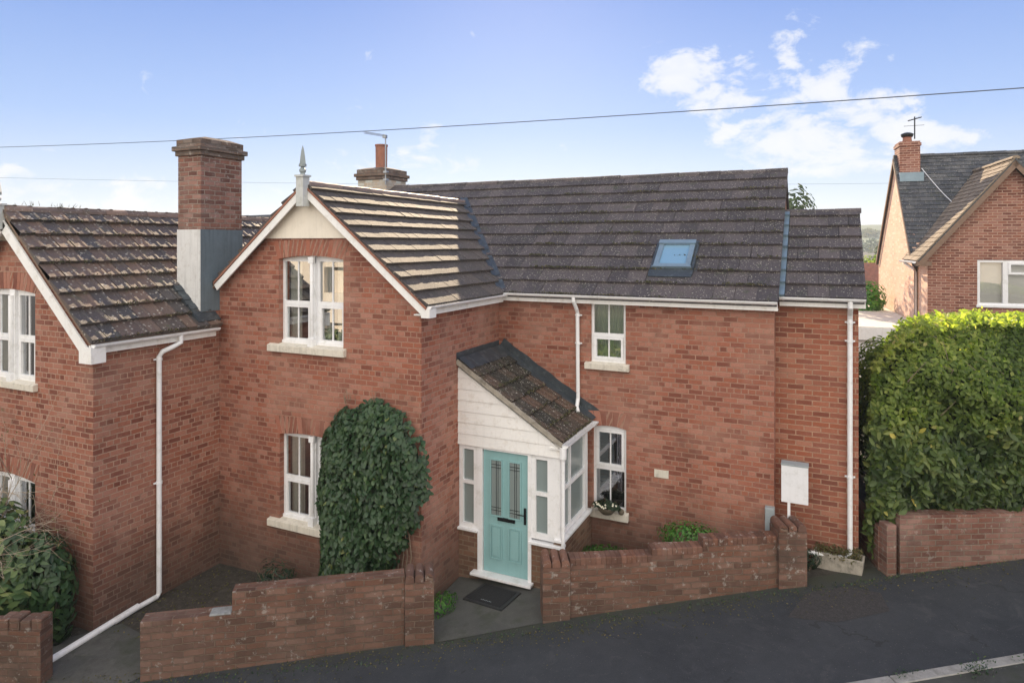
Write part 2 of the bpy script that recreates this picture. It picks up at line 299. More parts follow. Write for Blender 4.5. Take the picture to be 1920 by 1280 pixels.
# ------------------------------------------------------------------ mesh helpers
class Fr:
    def __init__(s, o, U, V, W=None):
        s.o = np.array(o, float); s.U = np.array(U, float); s.V = np.array(V, float)
        s.U /= np.linalg.norm(s.U); s.V /= np.linalg.norm(s.V)
        s.W = np.cross(s.U, s.V) if W is None else np.array(W, float)
    def __call__(s, u, v, w=0): return tuple(s.o + s.U * u + s.V * v + s.W * w)
def front(Y): return Fr((0, Y, 0), (1, 0, 0), (0, 0, 1))
def side(X): return Fr((X, 0, 0), (0, 1, 0), (0, 0, 1))
def sideL(X): return Fr((X, 0, 0), (0, -1, 0), (0, 0, 1))
class MB:
    def __init__(s): s.v = []; s.f = []; s.uv = []; s.tone = []; s.mi = []; s.sm = []
    def face(s, pts, uvs=None, tone=.5, mi=0, smooth=False):
        i = len(s.v); s.v += [tuple(p) for p in pts]; s.f.append(tuple(range(i, i + len(pts))))
        if uvs is None: uvs = [(0, 0)] * len(pts)
        s.uv += uvs; s.tone.append(tone); s.mi.append(mi); s.sm.append(smooth)
    def prism(s, fr, poly, w0, w1, tone=.5, mi=0, back=True):
        # poly CCW in (u,v); w0 back, w1 front
        n = len(poly)
        s.face([fr(u, v, w1) for u, v in poly], [(u, v) for u, v in poly], tone, mi)
        if back: s.face([fr(u, v, w0) for u, v in poly[::-1]], [(u, v) for u, v in poly[::-1]], tone, mi)
        for i in range(n):
            (u0, v0), (u1, v1) = poly[i], poly[(i + 1) % n]
            if abs(u1 - u0) < abs(v1 - v0): uv = [(w0 + u0, v0), (w0 + u1, v1), (w1 + u1, v1), (w1 + u0, v0)]
            else: uv = [(u0, w0 + v0), (u1, w0 + v1), (u1, w1 + v1), (u0, w1 + v0)]
            s.face([fr(u0, v0, w0), fr(u1, v1, w0), fr(u1, v1, w1), fr(u0, v0, w1)], uv, tone, mi)
    def box(s, fr, u0, u1, v0, v1, w0, w1, tone=.5, mi=0): s.prism(fr, [(u0, v0), (u1, v0), (u1, v1), (u0, v1)], w0, w1, tone, mi)
    def tube(s, pts, r, n=8, caps=True, tone=.5, mi=0, smooth=True):
        pts = [Vector(p) for p in pts]; rs = r if isinstance(r, (list, tuple)) else [r] * len(pts)
        rings = []; a = None
        for i, p in enumerate(pts):
            d = (pts[min(i + 1, len(pts) - 1)] - pts[max(i - 1, 0)]).normalized()
            if a is None:
                a = d.cross(Vector((0, 0, 1)))
                if a.length < .05: a = d.cross(Vector((0, 1, 0)))
            a = a - d * a.dot(d); a.normalize(); b = d.cross(a)
            rings.append([p + (a * math.cos(2 * math.pi * k_ / n) + b * math.sin(2 * math.pi * k_ / n)) * rs[i] for k_ in range(n)])
        for i in range(len(rings) - 1):
            for k_ in range(n):
                k2 = (k_ + 1) % n
                s.face([rings[i][k2], rings[i][k_], rings[i + 1][k_], rings[i + 1][k2]], None, tone, mi, smooth)
        if caps: s.face(rings[0], None, tone, mi); s.face(rings[-1][::-1], None, tone, mi)
    def sweep(s, prof, pts, tone=.5, mi=0):
        # prof: list of 3-D offset vectors, swept along straight pts
        for i in range(len(pts) - 1):
            a, b = Vector(pts[i]), Vector(pts[i + 1])
            for j in range(len(prof) - 1):
                s.face([a + Vector(prof[j]), b + Vector(prof[j]), b + Vector(prof[j + 1]), a + Vector(prof[j + 1])], None, tone, mi)
    def lathe(s, cx, cy, prof, n=16, tone=.5, mi=0):
        for i in range(len(prof) - 1):
            (r0, z0), (r1, z1) = prof[i], prof[i + 1]
            for k_ in range(n):
                a, b = 2 * math.pi * k_ / n, 2 * math.pi * (k_ + 1) / n
                s.face([(cx + r0 * math.cos(a), cy + r0 * math.sin(a), z0), (cx + r0 * math.cos(b), cy + r0 * math.sin(b), z0), (cx + r1 * math.cos(b), cy + r1 * math.sin(b), z1), (cx + r1 * math.cos(a), cy + r1 * math.sin(a), z1)],
                       [(a * r0, z0), (b * r0, z0), (b * r1, z1), (a * r1, z1)], tone, mi, True)
    def build(s, name, mats, parent=None, bevel=0, weld=False):
        me = bpy.data.meshes.new(name)
        me.from_pydata([tuple(map(float, p)) for p in s.v], [], s.f)
        ul = me.uv_layers.new(name='UVMap'); ul.data.foreach_set('uv', np.array(s.uv, dtype=np.float32).ravel())
        a = me.attributes.new('tone', 'FLOAT', 'FACE'); a.data.foreach_set('value', np.array(s.tone, dtype=np.float32))
        me.polygons.foreach_set('material_index', np.array(s.mi, dtype=np.int32))
        me.polygons.foreach_set('use_smooth', np.array(s.sm, dtype=bool))
        for m_ in (mats if isinstance(mats, (list, tuple)) else [mats]): me.materials.append(M[m_])
        o = bpy.data.objects.new(name, me); col.objects.link(o)
        if weld or bevel:
            w = o.modifiers.new('weld', 'WELD'); w.merge_threshold = .0004
        if bevel:
            b = o.modifiers.new('bevel', 'BEVEL'); b.width = bevel; b.segments = 2; b.limit_method = 'ANGLE'; b.angle_limit = R(40)
        if parent: o.parent = parent
        me.update(); return o
def thing(name, label, cat, loc=(0, 0, 0), group=None):
    o = bpy.data.objects.new(name, None); col.objects.link(o); o.empty_display_size = .2
    o['label'] = label; o['category'] = cat
    if group: o['group'] = group
    return o
def tag(o, label=None, cat=None, group=None, kind=None):
    if label: o['label'] = label
    if cat: o['category'] = cat
    if group: o['group'] = group
    if kind: o['kind'] = kind
    return o

def clip(poly, reg):
    out = list(poly)
    for i in range(len(reg)):
        a, b = reg[i], reg[(i + 1) % len(reg)]; inp, out = out, []
        if not inp: return []
        def ins(p): return (b[0] - a[0]) * (p[1] - a[1]) - (b[1] - a[1]) * (p[0] - a[0]) >= -1e-9
        for j in range(len(inp)):
            p, q = inp[j], inp[(j + 1) % len(inp)]
            ip, iq = ins(p), ins(q)
            if ip: out.append(p)
            if ip != iq:
                d1 = (b[0] - a[0]) * (p[1] - a[1]) - (b[1] - a[1]) * (p[0] - a[0]); d2 = (b[0] - a[0]) * (q[1] - a[1]) - (b[1] - a[1]) * (q[0] - a[0])
                k_ = d1 / (d1 - d2); out.append((p[0] + (q[0] - p[0]) * k_, p[1] + (q[1] - p[1]) * k_))
    return out
def area(p): return .5 * sum(p[i][0] * p[(i + 1) % len(p)][1] - p[(i + 1) % len(p)][0] * p[i][1] for i in range(len(p)))
def tiles(mb, fr, regs, L, expo, tw, step=.05, jit=.004, prof=None, holes=(), stagger=.5, us=None, tn=(.1, .9), gap=.004):
    """individually laid tiles; each course is tilted and steps over the one below"""
    us = us or (min(p[0] for r_ in regs for p in r_), max(p[0] for r_ in regs for p in r_))
    rows = int(math.ceil(L / expo))
    for i in range(rows):
        v0 = i * expo; v1 = min(L, v0 + expo + .004)
        u = us[0] - tw + (stagger * tw if i % 2 else 0)
        while u < us[1]:
            tone = random.uniform(*tn); ju = random.uniform(-jit, jit); jw = random.uniform(0, jit * 1.5); jt = random.uniform(-jit, jit); jv = random.uniform(-jit, jit) * 1.5
            pr = prof or [(0, 0), (1, 0)]
            for (a, h0), (b, h1) in zip(pr[:-1], pr[1:]):
                ua, ub = u + a * (tw - (gap if b == 1 else 0)) + ju, u + b * (tw - (gap if b == 1 else 0)) + ju
                q = [(ua, v0 + jv), (ub, v0 + jv), (ub, v1), (ua, v1)]
                for rg in regs:
                    c_ = clip(q, rg)
                    if len(c_) < 3 or area(c_) < 1e-5: continue
                    if any(hu0 < sum(p[0] for p in c_) / len(c_) < hu1 and hv0 < sum(p[1] for p in c_) / len(c_) < hv1 for hu0, hu1, hv0, hv1 in holes): continue
                    def w(p):
                        k_ = (p[0] - ua) / (ub - ua) if ub > ua else 0
                        return .012 + jw + jt * ((p[0] - u) / tw - .5) * 2 + (1 - (p[1] - v0) / expo) * step + (h0 + (h1 - h0) * k_)
                    top = [fr(p[0], p[1], w(p)) for p in c_]
                    mb.face(top, None, tone)
                    n = len(c_)
                    for j in range(n):
                        p, r_ = c_[j], c_[(j + 1) % n]
                        lo = -.005 if abs(p[1] - r_[1]) > 1e-6 else max(-.0, min(w(p), w(r_)) - step - .035)
                        mb.face([fr(p[0], p[1], lo), fr(r_[0], r_[1], lo), fr(r_[0], r_[1], w(r_)), fr(p[0], p[1], w(p))], None, tone * .8)
            u += tw
def ridge_tiles(mb, p0, p1, r=.11, ln=.42, drop=.07):
    p0, p1 = Vector(p0), Vector(p1); d = (p1 - p0); L = d.length; d.normalize(); s_ = d.cross(Vector((0, 0, 1))).normalized()
    n = max(1, round(L / ln)); e = L / n
    for i in range(n):
        a = p0 + d * (i * e + .004); b = p0 + d * ((i + 1) * e - .004); tone = random.uniform(.1, .9); dz = random.uniform(-.006, .006); k_ = 7
        def ring(c_, rr): return [c_ + s_ * (math.cos(math.pi * j / k_) * rr * 1.15) + Vector((0, 0, math.sin(math.pi * j / k_) * rr - drop + dz)) for j in range(k_ + 1)]
        ra, rb = ring(a, r), ring(b, r * 1.04)
        for j in range(k_): mb.face([ra[j], ra[j + 1], rb[j + 1], rb[j]][::-1], None, tone, 0, True)
        mb.face(ra[::-1], None, tone); mb.face(rb, None, tone)
def wall(mb, fr, outline, holes, th=.25, mi=0):
    """outline: CCW polygon x-monotone (u,v); rectangular holes"""
    us = sorted(set([round(p[0], 4) for p in outline] + [round(h_[0], 4) for h_ in holes] + [round(h_[1], 4) for h_ in holes]))
    n = len(outline)
    def rng_v(u):
        vs = []
        for i in range(n):
            (a, va), (b, vb) = outline[i], outline[(i + 1) % n]
            if abs(a - b) < 1e-6: continue
            if min(a, b) - 1e-6 <= u <= max(a, b) + 1e-6: vs.append(va + (vb - va) * (u - a) / (b - a))
        return min(vs), max(vs)
    for a, b in zip(us[:-1], us[1:]):
        if b - a < 1e-4: continue
        la, ha = rng_v(a + 1e-5); lb, hb = rng_v(b - 1e-5)
        hs = sorted([(h_[2], h_[3]) for h_ in holes if h_[0] <= a + 1e-4 and h_[1] >= b - 1e-4])
        segs = []; ca, cb = la, lb
        for h0, h1 in hs: segs.append((ca, cb, h0, h0)); ca = cb = h1
        segs.append((ca, cb, ha, hb))
        for (x0, x1, y0, y1) in segs:
            q = [(a, x0), (b, x1), (b, y1), (a, y0)]
            mb.face([fr(u, v, 0) for u, v in q], q, .5, mi); q = q[::-1]
            mb.face([fr(u, v, -th) for u, v in q], q, .5, mi)
    for h_ in holes:
        u0, u1, v0, v1 = h_
        for (p, q) in (((u0, v0), (u0, v1)), ((u0, v1), (u1, v1)), ((u1, v1), (u1, v0)), ((u1, v0), (u0, v0))):
            uv = [(p[0], p[1]), (q[0], q[1]), (q[0] + .11, q[1]), (p[0] + .11, p[1])] if p[0] == q[0] else [(p[0], p[1]), (q[0], q[1]), (q[0], q[1] + .11), (p[0], p[1] + .11)]
            mb.face([fr(*p, 0), fr(*q, 0), fr(*q, -th), fr(*p, -th)][::-1], uv[::-1], .5, mi)
    for i in range(n):
        (a, va), (b, vb) = outline[i], outline[(i + 1) % n]
        if abs(a - b) < 1e-6: continue
        mb.face([fr(a, va, -th), fr(b, vb, -th), fr(b, vb, 0), fr(a, va, 0)], [(a - th, va), (b - th, vb), (b, vb), (a, va)], .5, mi)

def arch(parent, fr, u0, u1, v, rise=.07, h=.26, mname='brick_main', proud=.004):
    """segmental arch of bricks on end, its soffit closing the rounded head of the opening"""
    mb = MB(); W = u1 - u0; n = max(5, round(W / .088)); mid = (u0 + u1) / 2
    def sof(u): return v - rise * ((u - mid) / (W / 2)) ** 2
    fan = .10
    for i in range(n):
        a, b = u0 + W * i / n, u0 + W * (i + 1) / n
        def top(u): return u + (u - mid) / (W / 2) * fan
        q = [(a + .004, sof(a)), (b - .004, sof(b)), (top(b) - .004, sof(b) + h + (v - sof(b)) * .55), (top(a) + .004, sof(a) + h + (v - sof(a)) * .55)]
        j = i * .235 + .02; y = .088 * 4 + .012
        k_ = len(mb.v)
        mb.prism(fr, q, -.11, proud + random.uniform(0, .003))
        # one brick face per voussoir in the brick texture
        # (u spans a single brick, v inside one course)
        cell = random.randint(0, 40)
        for fi in range(len(mb.f) - 6, len(mb.f)):
            st = sum(len(f_) for f_ in mb.f[:fi])
            for q_ in range(4): mb.uv[st + q_] = (cell * .444 + .03 + .05 * (q_ % 2), cell * .164 + .02 + .045 * (q_ // 2))
    # mortar bed behind
    mm = MB(); pts = [(u0 + W * i / 12, sof(u0 + W * i / 12) + .006) for i in range(13)]; tp = [(u1 + fan - .01, v + h - .03), (u0 - fan + .01, v + h - .03)]
    mm.prism(fr, pts + tp, -.10, .0015)
    o = mb.build('brick_arch', mname, parent); mm.build('mortar_bed', 'sill_mortar', o); return o
plain('sill_mortar', (.42, .27, .20), .9, .2, 20, bumpk=.2)

def ring(mb, fr, u0, u1, v0, v1, t_, w0, w1, tb=None):
    tb = tb or t_
    mb.box(fr, u0, u0 + t_, v0, v1, w0, w1); mb.box(fr, u1 - t_, u1, v0, v1, w0, w1)
    mb.box(fr, u0 + t_, u1 - t_, v0, v0 + tb, w0, w1 - .001); mb.box(fr, u0 + t_, u1 - t_, v1 - t_, v1, w0, w1 - .001)
def sash(mb, gl, fr, u0, u1, v0, v1, split=.48, rec=-.10, low_in=True, top_in=False, bars=1, head=0):
    if head: mb.box(fr, u0, u1, v1 - head, v1, rec - .06, rec + .001); v1 -= head
    ring(mb, fr, u0, u1, v0, v1, .045, rec - .06, rec, .06)
    vm = v0 + (v1 - v0) * split
    mb.box(fr, u0 + .045, u1 - .045, vm - .03, vm + .03, rec - .06, rec - .002)
    for lo, hi, inn in ((v0 + .06, vm - .03, low_in), (vm + .03, v1 - .045, top_in)):
        a, b = u0 + .045, u1 - .045
        if inn:
            ring(mb, fr, a + .003, b - .003, lo + .003, hi - .003, .045, rec - .05, rec + .012)
            a += .048; b -= .048; lo += .048; hi -= .048
        for k_ in range(bars):
            c_ = a + (b - a) * (k_ + 1) / (bars + 1); mb.box(fr, c_ - .011, c_ + .011, lo, hi, rec - .03, rec - .012)
        gl.face([fr(a, lo, rec - .025), fr(b, lo, rec - .025), fr(b, hi, rec - .025), fr(a, hi, rec - .025)])
def room(parent, fr, u0, u1, v0, v1, w=-.27, d=1.6):
    mb = MB(); a, b, lo, hi = u0 - .3, u1 + .3, v0 - .4, v1 + .1
    P4 = [(a, lo), (b, lo), (b, hi), (a, hi)]
    mb.face([fr(x, y, w - d) for x, y in P4])
    for i in range(4):
        p, q = P4[i], P4[(i + 1) % 4]; mb.face([fr(*p, w), fr(*p, w - d), fr(*q, w - d), fr(*q, w)])
    return mb.build('room_interior', 'interior', parent)
def curtain(parent, fr, u0, u1, v0, v1, w=-.24, mname='curtain', amp=.018, fl=.055):
    mb = MB(); n = int((u1 - u0) / .012) + 2
    pr = [(u0 + (u1 - u0) * i / n, w + amp * math.sin((u0 + (u1 - u0) * i / n) / fl * 6.28 + 1.2 * math.sin(i * .13))) for i in range(n + 1)]
    for (a, wa), (b, wb) in zip(pr[:-1], pr[1:]): mb.face([fr(a, v0, wa), fr(b, v0, wb), fr(b, v1, wb), fr(a, v1, wa)], None, .5, 0, True)
    return mb.build('curtain', mname, parent, weld=True)
def sill(parent, fr, u0, u1, v, h=.11, out=.075, mname='sill_stone'):
    mb = MB(); 
    prof = [(-out, -h), (.14, -h), (.14, .03), (.0, .012), (-out, -.008)]
    mb.prism(Fr(fr(u0, v, 0), -fr.W, fr.V, fr.U), prof, 0, u1 - u0)
    return mb.build('sill', mname, parent, bevel=.006)

# ------------------------------------------------------------------ foliage
def leaves(name, P, N, L, W, mname, parent=None, spread=.55, tone=None, droop=.3, seed=1):
    g = np.random.default_rng(seed); n = len(P); P = np.asarray(P, float); N = np.asarray(N, float)
    N = N + g.normal(0, spread, (n, 3)); N /= np.linalg.norm(N, axis=1)[:, None]
    A = g.normal(0, 1, (n, 3)); A[:, 2] -= droop * 2; A -= N * np.sum(A * N, 1)[:, None]; A /= np.linalg.norm(A, axis=1)[:, None]
    B = np.cross(N, A); l = L * g.uniform(.65, 1.2, n)[:, None]; w = W * g.uniform(.7, 1.2, n)[:, None] * .5
    cup = g.uniform(.1, .35, n)[:, None]; bend = g.uniform(-.15, .3, n)[:, None]
    def pt(a, b, c_): return P + A * l * a + B * w * b + N * (w * cup * c_ - l * bend * a * a)
    V = np.stack([pt(-.5, 0, 0), pt(-.15, -1, 1), pt(-.15, 0, 0), pt(-.15, 1, 1), pt(.22, -.85, 1), pt(.22, 0, 0), pt(.22, .85, 1), pt(.55, 0, 0)], 1).reshape(-1, 3)
    tri = np.array([[0, 2, 1], [0, 3, 2], [4, 5, 7], [5, 6, 7]]); quad = np.array([[1, 2, 5, 4], [2, 3, 6, 5]])
    base = (np.arange(n) * 8)[:, None, None]
    T = (tri[None] + base).reshape(-1, 3); Q = (quad[None] + base).reshape(-1, 4)
    me = bpy.data.meshes.new(name); me.vertices.add(len(V)); me.vertices.foreach_set('co', V.astype(np.float32).ravel())
    loops = np.concatenate([T.ravel(), Q.ravel()]); me.loops.add(len(loops)); me.loops.foreach_set('vertex_index', loops.astype(np.int32))
    cnt = np.concatenate([np.full(len(T), 3), np.full(len(Q), 4)]); st = np.concatenate([[0], np.cumsum(cnt)[:-1]])
    me.polygons.add(len(cnt)); me.polygons.foreach_set('loop_start', st.astype(np.int32)); me.polygons.foreach_set('loop_total', cnt.astype(np.int32))
    tn = g.beta(2.2, 2.6, n) if tone is None else np.clip(tone + g.normal(0, .13, n), 0, 1)
    a = me.attributes.new('tone', 'FLOAT', 'FACE'); a.data.foreach_set('value', np.concatenate([np.repeat(tn, 4), np.repeat(tn, 2)]).astype(np.float32))
    me.materials.append(M[mname]); me.update(calc_edges=True); me.validate()
    o = bpy.data.objects.new(name, me); col.objects.link(o)
    if parent: o.parent = parent
    return o
def ellipsoid_pts(c_, r_, n, seed, lumps=9, shell=.35, zmin=None, lump=.28):
    """points through the outer volume of a lumpy ellipsoid"""
    g = np.random.default_rng(seed); D = g.normal(0, 1, (n, 3)); D /= np.linalg.norm(D, axis=1)[:, None]
    C_ = g.normal(0, 1, (lumps, 3)); C_ /= np.linalg.norm(C_, axis=1)[:, None]
    k_ = np.max(np.clip((D @ C_.T - .55) / .45, 0, 1), axis=1)
    rad = (1 - lump * .5 + lump * k_) * (1 - shell * g.uniform(0, 1, n) ** 1.5)
    P = np.array(c_) + D * rad[:, None] * np.array(r_); N = D / np.array(r_); N /= np.linalg.norm(N, axis=1)[:, None]
    if zmin is not None: m_ = P[:, 2] > zmin; P, N = P[m_], N[m_]
    return P, N
def bush(name, label, cat, c_, r_, n, L, W, mname, seed, group=None, trunk=True, zmin=None, droop=.2, lump=.28, spread=.55):
    t = thing(name, label, cat, group=group)
    P, N = ellipsoid_pts(c_, r_, n, seed, zmin=zmin, lump=lump, lumps=14 if lump > .3 else 9)
    leaves('foliage', P, N, L, W, mname, t, seed=seed, droop=droop, spread=spread)
    mb = MB(); g = random.Random(seed); b0 = Vector((c_[0], c_[1], c_[2] - r_[2] - .1))
    for i in range(7):
        e = Vector((c_[0] + g.uniform(-.7, .7) * r_[0], c_[1] + g.uniform(-.7, .7) * r_[1], c_[2] + g.uniform(-.2, .7) * r_[2]))
        mid = b0.lerp(e, .5) + Vector((g.uniform(-.1, .1), g.uniform(-.1, .1), .05)) * r_[0]
        mb.tube([b0, mid, e], [.02 * r_[0] + .008, .014 * r_[0] + .005, .004], 5, False)
    mb.build('stem', 'bark', t); return t

# ------------------------------------------------------------------ ground: rises gently along the street
DS = (.86, .51); DN = (-.51, .86)
def gs(s): return float(np.interp(s, [-400, -20, -6, 0, 5.3, 9, 14, 60, 400], [-3, -.8, -.42, -.25, .25, .6, .85, 1.4, 1.6]))
def G(x, y): return gs(x * DS[0] + y * DS[1])
def st(s, t, dz=0): return (s * DS[0] + t * DN[0], s * DS[1] + t * DN[1], gs(s) + dz)
def strip(name, s0, s1, tf0, tf1, dz, m, n=60, edge=0):
    mb = MB()
    for i in range(n):
        a, b = s0 + (s1 - s0) * i / n, s0 + (s1 - s0) * (i + 1) / n
        mb.face([st(a, tf0(a), dz), st(b, tf0(b), dz), st(b, tf1(b), dz), st(a, tf1(a), dz)])
    return mb.build(name, m)
mb = MB(); xs = [-1500, -400, -120, -60, -30, -20] + list(np.arange(-14, 16, 1.0)) + [18, 24, 34, 60, 140, 400, 1500]
ts = [-600, -200, -60, -30, -15, 0, 5, 7.1, 10, 14, 20, 30, 60, 200, 900]
for a, b in zip(xs[:-1], xs[1:]):
    for c_, d_ in zip(ts[:-1], ts[1:]): mb.face([st(a, c_), st(b, c_), st(b, d_), st(a, d_)])
tag(mb.build('ground', 'soil'), kind='structure')
tag(strip('pavement', -30, 30, lambda s: 7.35, lambda s: 9.62, .006, 'asphalt'), kind='structure')
tag(strip('road', -60, 60, lambda s: .5, lambda s: 6.85, -.0, 'road_asphalt'), kind='structure').location.z = .004
tag(strip('gutter_verge', -30, 30, lambda s: 6.75, lambda s: 7.24, .009, 'gravel'), kind='structure')
mb = MB()                                                         # kerb stones, a little over the tarmac
s = -12.0
while s < 14:
    L_ = random.uniform(.8, .95); j = random.uniform(-.006, .006); h_ = random.uniform(.006, .022)
    q = [(s + .004, 7.22 + j), (s + L_ - .004, 7.22 + j), (s + L_ - .004, 7.37 + j), (s + .004, 7.37 + j)]
    top = [Vector(st(a, b, .0)) + Vector((0, 0, h_ + .006)) for a, b in q]; bot = [Vector(st(a, b, -.12)) for a, b in q]
    mb.face(top)
    for k_ in range(4): mb.face([bot[k_], bot[(k_ + 1) % 4], top[(k_ + 1) % 4], top[k_]])
    s += L_
tag(mb.build('kerb', 'kerb_stone', bevel=.012), kind='structure')
# worn patch of coarse tarmac by the trough
mb = MB(); pp = [(-.42, 9.93), (.2, 9.98), (.86, 10.44), (.78, 10.9), (.3, 10.95), (-.2, 10.62)]
mb.face([(x, y, G(x, y) + .010) for x, y in pp]); tag(mb.build('tarmac_patch', 'asphalt_patch'), kind='structure')
# concrete entrance path between the walls and up to the porch
def sheet(name, pp, dz, m, kind='structure'):
    mb = MB(); cx = sum(p[0] for p in pp) / len(pp); cy = sum(p[1] for p in pp) / len(pp)
    xs = [p[0] for p in pp]; ys = [p[1] for p in pp]; e = .3
    for i in range(int((max(xs) - min(xs)) / e) + 1):
        for j in range(int((max(ys) - min(ys)) / e) + 1):
            a, b = min(xs) + i * e, min(ys) + j * e
            c_ = clip([(a, b), (a + e, b), (a + e, b + e), (a, b + e)], pp)
            if len(c_) > 2: mb.face([(x, y, G(x, y) + dz) for x, y in c_])
    return tag(mb.build(name, m), kind=kind)
sheet('front_path', [(-4.96, 7.98), (-3.62, 8.9), (-3.62, 9.75), (-5.5, 9.75), (-5.5, 8.2)], .014, 'concrete_path')
sheet('side_path', [(-10.2, 4.2), (-8.2, 5.7), (-8.0, 6.4), (-9.6, 6.6), (-10.6, 5.2)], .012, 'concrete_path')
mb = MB()
for (a, b, c_, d_) in ((-9.6, -9.0, 5.15, 5.75), (-8.97, -8.3, 5.35, 5.9), (-9.5, -8.85, 5.8, 6.3)):
    fr = Fr((a, c_, G(a, c_) - .03), (.92, .4, 0), (-.4, .92, 0), (0, 0, 1)); mb.box(fr, 0, b - a, 0, d_ - c_, 0, .055)
tag(mb.build('paving_slabs', 'slab', bevel=.01), kind='structure')

# ================================================================== THE HOUSE
YC, YB, XB, YP, XA, YA = 11.25, 8.57, -5.52, 9.72, -9.8, 6.29
house = thing('brick_house', 'red brick cottage with teal front door in a white lean-to porch and a roof window', 'house', (-5, 11, 0))
house.location = (0, 0, 0)
mb = MB()
BW = [(-8.39, -7.01, 3.66, 5.17), (-8.37, -7.01, .68, 2.19)]
# front gable wall, side return, recessed wall
wall(mb, front(YB), [(XA, -.8), (XB, -.8), (XB, 4.36), (-7.7, 6.18), (XA, 4.6)], BW)
wall(mb, side(XB), [(YB, -.8), (YC, -.8), (YC, 4.42), (YB, 4.42)], [])
CW = [(-3.70, -3.07, 3.27, 4.345), (-3.66, -3.06, .70, 2.18)]
wall(mb, front(YC), [(XB, -.8), (-.67, -.8), (-.67, 4.5), (XB, 4.5)], CW)
wall(mb, side(-.67), [(YC, -.8), (18.0, -.8), (18, 4.5), (14.5, 6.8), (YC, 4.5)], [])
wall(mb, sideL(XA), [(-14.5, -.8), (-YB, -.8), (-YB, 4.7), (-14.5, 4.7)], [])
wall(mb, sideL(-10.2), [(-18, -.8), (-YC, -.8), (-YC, 4.5), (-14.5, 6.8), (-18, 4.5)], [])
mb.face([(-10.2, 18, -.8), (-.67, 18, -.8), (-.67, 18, 4.5), (-10.2, 18, 4.5)], [(0, 0), (9.5, 0), (9.5, 5), (0, 5)])
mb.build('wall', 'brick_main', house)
# slightly set-back extension
mb = MB(); XE = .53; YE = 11.6
wall(mb, front(YE), [(-.67, -.8), (XE, -.8), (XE, 4.55), (-.67, 4.55)], [])
wall(mb, side(XE), [(YE, -.8), (15.6, -.8), (15.6, 4.55), (13.45, 5.95), (YE, 4.55)], [])
mb.face([(-.67, 15.6, -.8), (XE, 15.6, -.8), (XE, 15.6, 4.55), (-.67, 15.6, 4.55)])
mb.build('extension_wall', 'brick_ext', house)

# roofs
ca, sa = math.cos(math.atan(.7)), math.sin(math.atan(.7))
rc = Fr((0, 11.05, 4.44), (1, 0, 0), (0, ca, sa)); LC = 3.45 / ca
def deck(mb, fr, poly, th=.06): mb.prism(fr, poly, -th, 0)
mb = MB(); vv = 2.75 / ca
regR = [(-5.36, 0), (-.60, 0), (-.60, LC), (-7.7, LC), (-7.7, vv)]
regL = [(-10.2, 0), (-7.7, 0), (-7.7, LC), (-10.2, LC)]
SKY_H = (-2.72, -2.02, .62, 1.56)
tiles(mb, rc, [regR, regL], LC, .385, .335, step=.042, holes=[SKY_H], us=(-10.3, -.6))
mb.f = mb.f
roof = mb.build('roof', 'tile_main', house)
mb = MB()
deck(mb, rc, [(-10.2, .0), (-.62, .0), (-.62, LC), (-10.2, LC)])
rb = Fr((0, 14.5, 6.855), (-1, 0, 0), (0, -ca, sa * 1)); rb = Fr((0, 17.95, 4.44), (-1, 0, 0), (0, -ca, sa))
deck(mb, rb, [(.62, 0), (10.2, 0), (10.2, LC), (.62, LC)])
mb.build('rear_slope', 'tile_far', roof)
mb = MB(); ridge_tiles(mb, (-10.15, 14.5, 6.87), (-.60, 14.5, 6.87), .10, .44); mb.build('ridge_tiles', 'tile_main', roof)
# bay roof
tb = math.atan(.8186); cb, sb = math.cos(tb), math.sin(tb)
rr = Fr((-5.33, 0, 4.42), (0, 1, 0), (-cb, 0, sb)); LB = 2.37 / cb
mb = MB(); tiles(mb, rr, [[(8.40, 0), (11.06, 0), (13.83, LB), (8.40, LB)]], LB, .318, .30, step=.050, jit=.003, tn=(.2, .8))
broof = mb.build('bay_roof', 'tile_bay', house)
rl = Fr((-9.86, 0, 4.595), (0, -1, 0), (cb, 0, sb)); LL = 2.16 / cb
mb = MB(); tiles(mb, rl, [[(-13.8, 0), (-8.40, 0), (-8.40, LL), (-13.8, LL)]], LL, .318, .30, step=.050, us=(-13.8, -8.4)); mb.build('left_slope', 'tile_bay', broof)
mb = MB(); deck(mb, rr, [(8.42, .02), (11.05, .02), (13.8, LB), (8.42, LB)]); deck(mb, rl, [(-13.8, .02), (-8.42, .02), (-8.42, LL), (-13.8, LL)]); mb.build('roof_deck', 'timber_brown', broof)
mb = MB(); ridge_tiles(mb, (-7.7, 8.42, 6.385), (-7.7, 13.86, 6.385), .10, .42); mb.build('ridge_tiles', 'tile_ridge', broof)
def moss(parent, fr, L, expo, us, n, seed, bias=0):
    g = np.random.default_rng(seed); P = []
    while len(P) < n:
        u, r_ = g.uniform(*us), g.integers(0, int(L / expo)); 
        if noise.noise(Vector((u * 1.3, r_ * .8, seed))) + bias < g.uniform(-.1, .5): continue
        v = r_ * expo + g.normal(0, .012); P.append(fr(u, v + .01, .058 + abs(g.normal(0, .008))))
    tag(leaves('moss', np.array(P), np.tile(fr.W, (n, 1)), .035, .022, 'moss', parent, seed=seed, spread=.9, droop=0), kind='stuff')
leafm('moss', [(0, (.03, .035, .018)), (.5, (.07, .07, .035)), (.85, (.14, .12, .06)), (1, (.26, .20, .11))], .9, .05)
moss(roof, rc, LC, .385, (-5.2, -.65), 2200, 3)
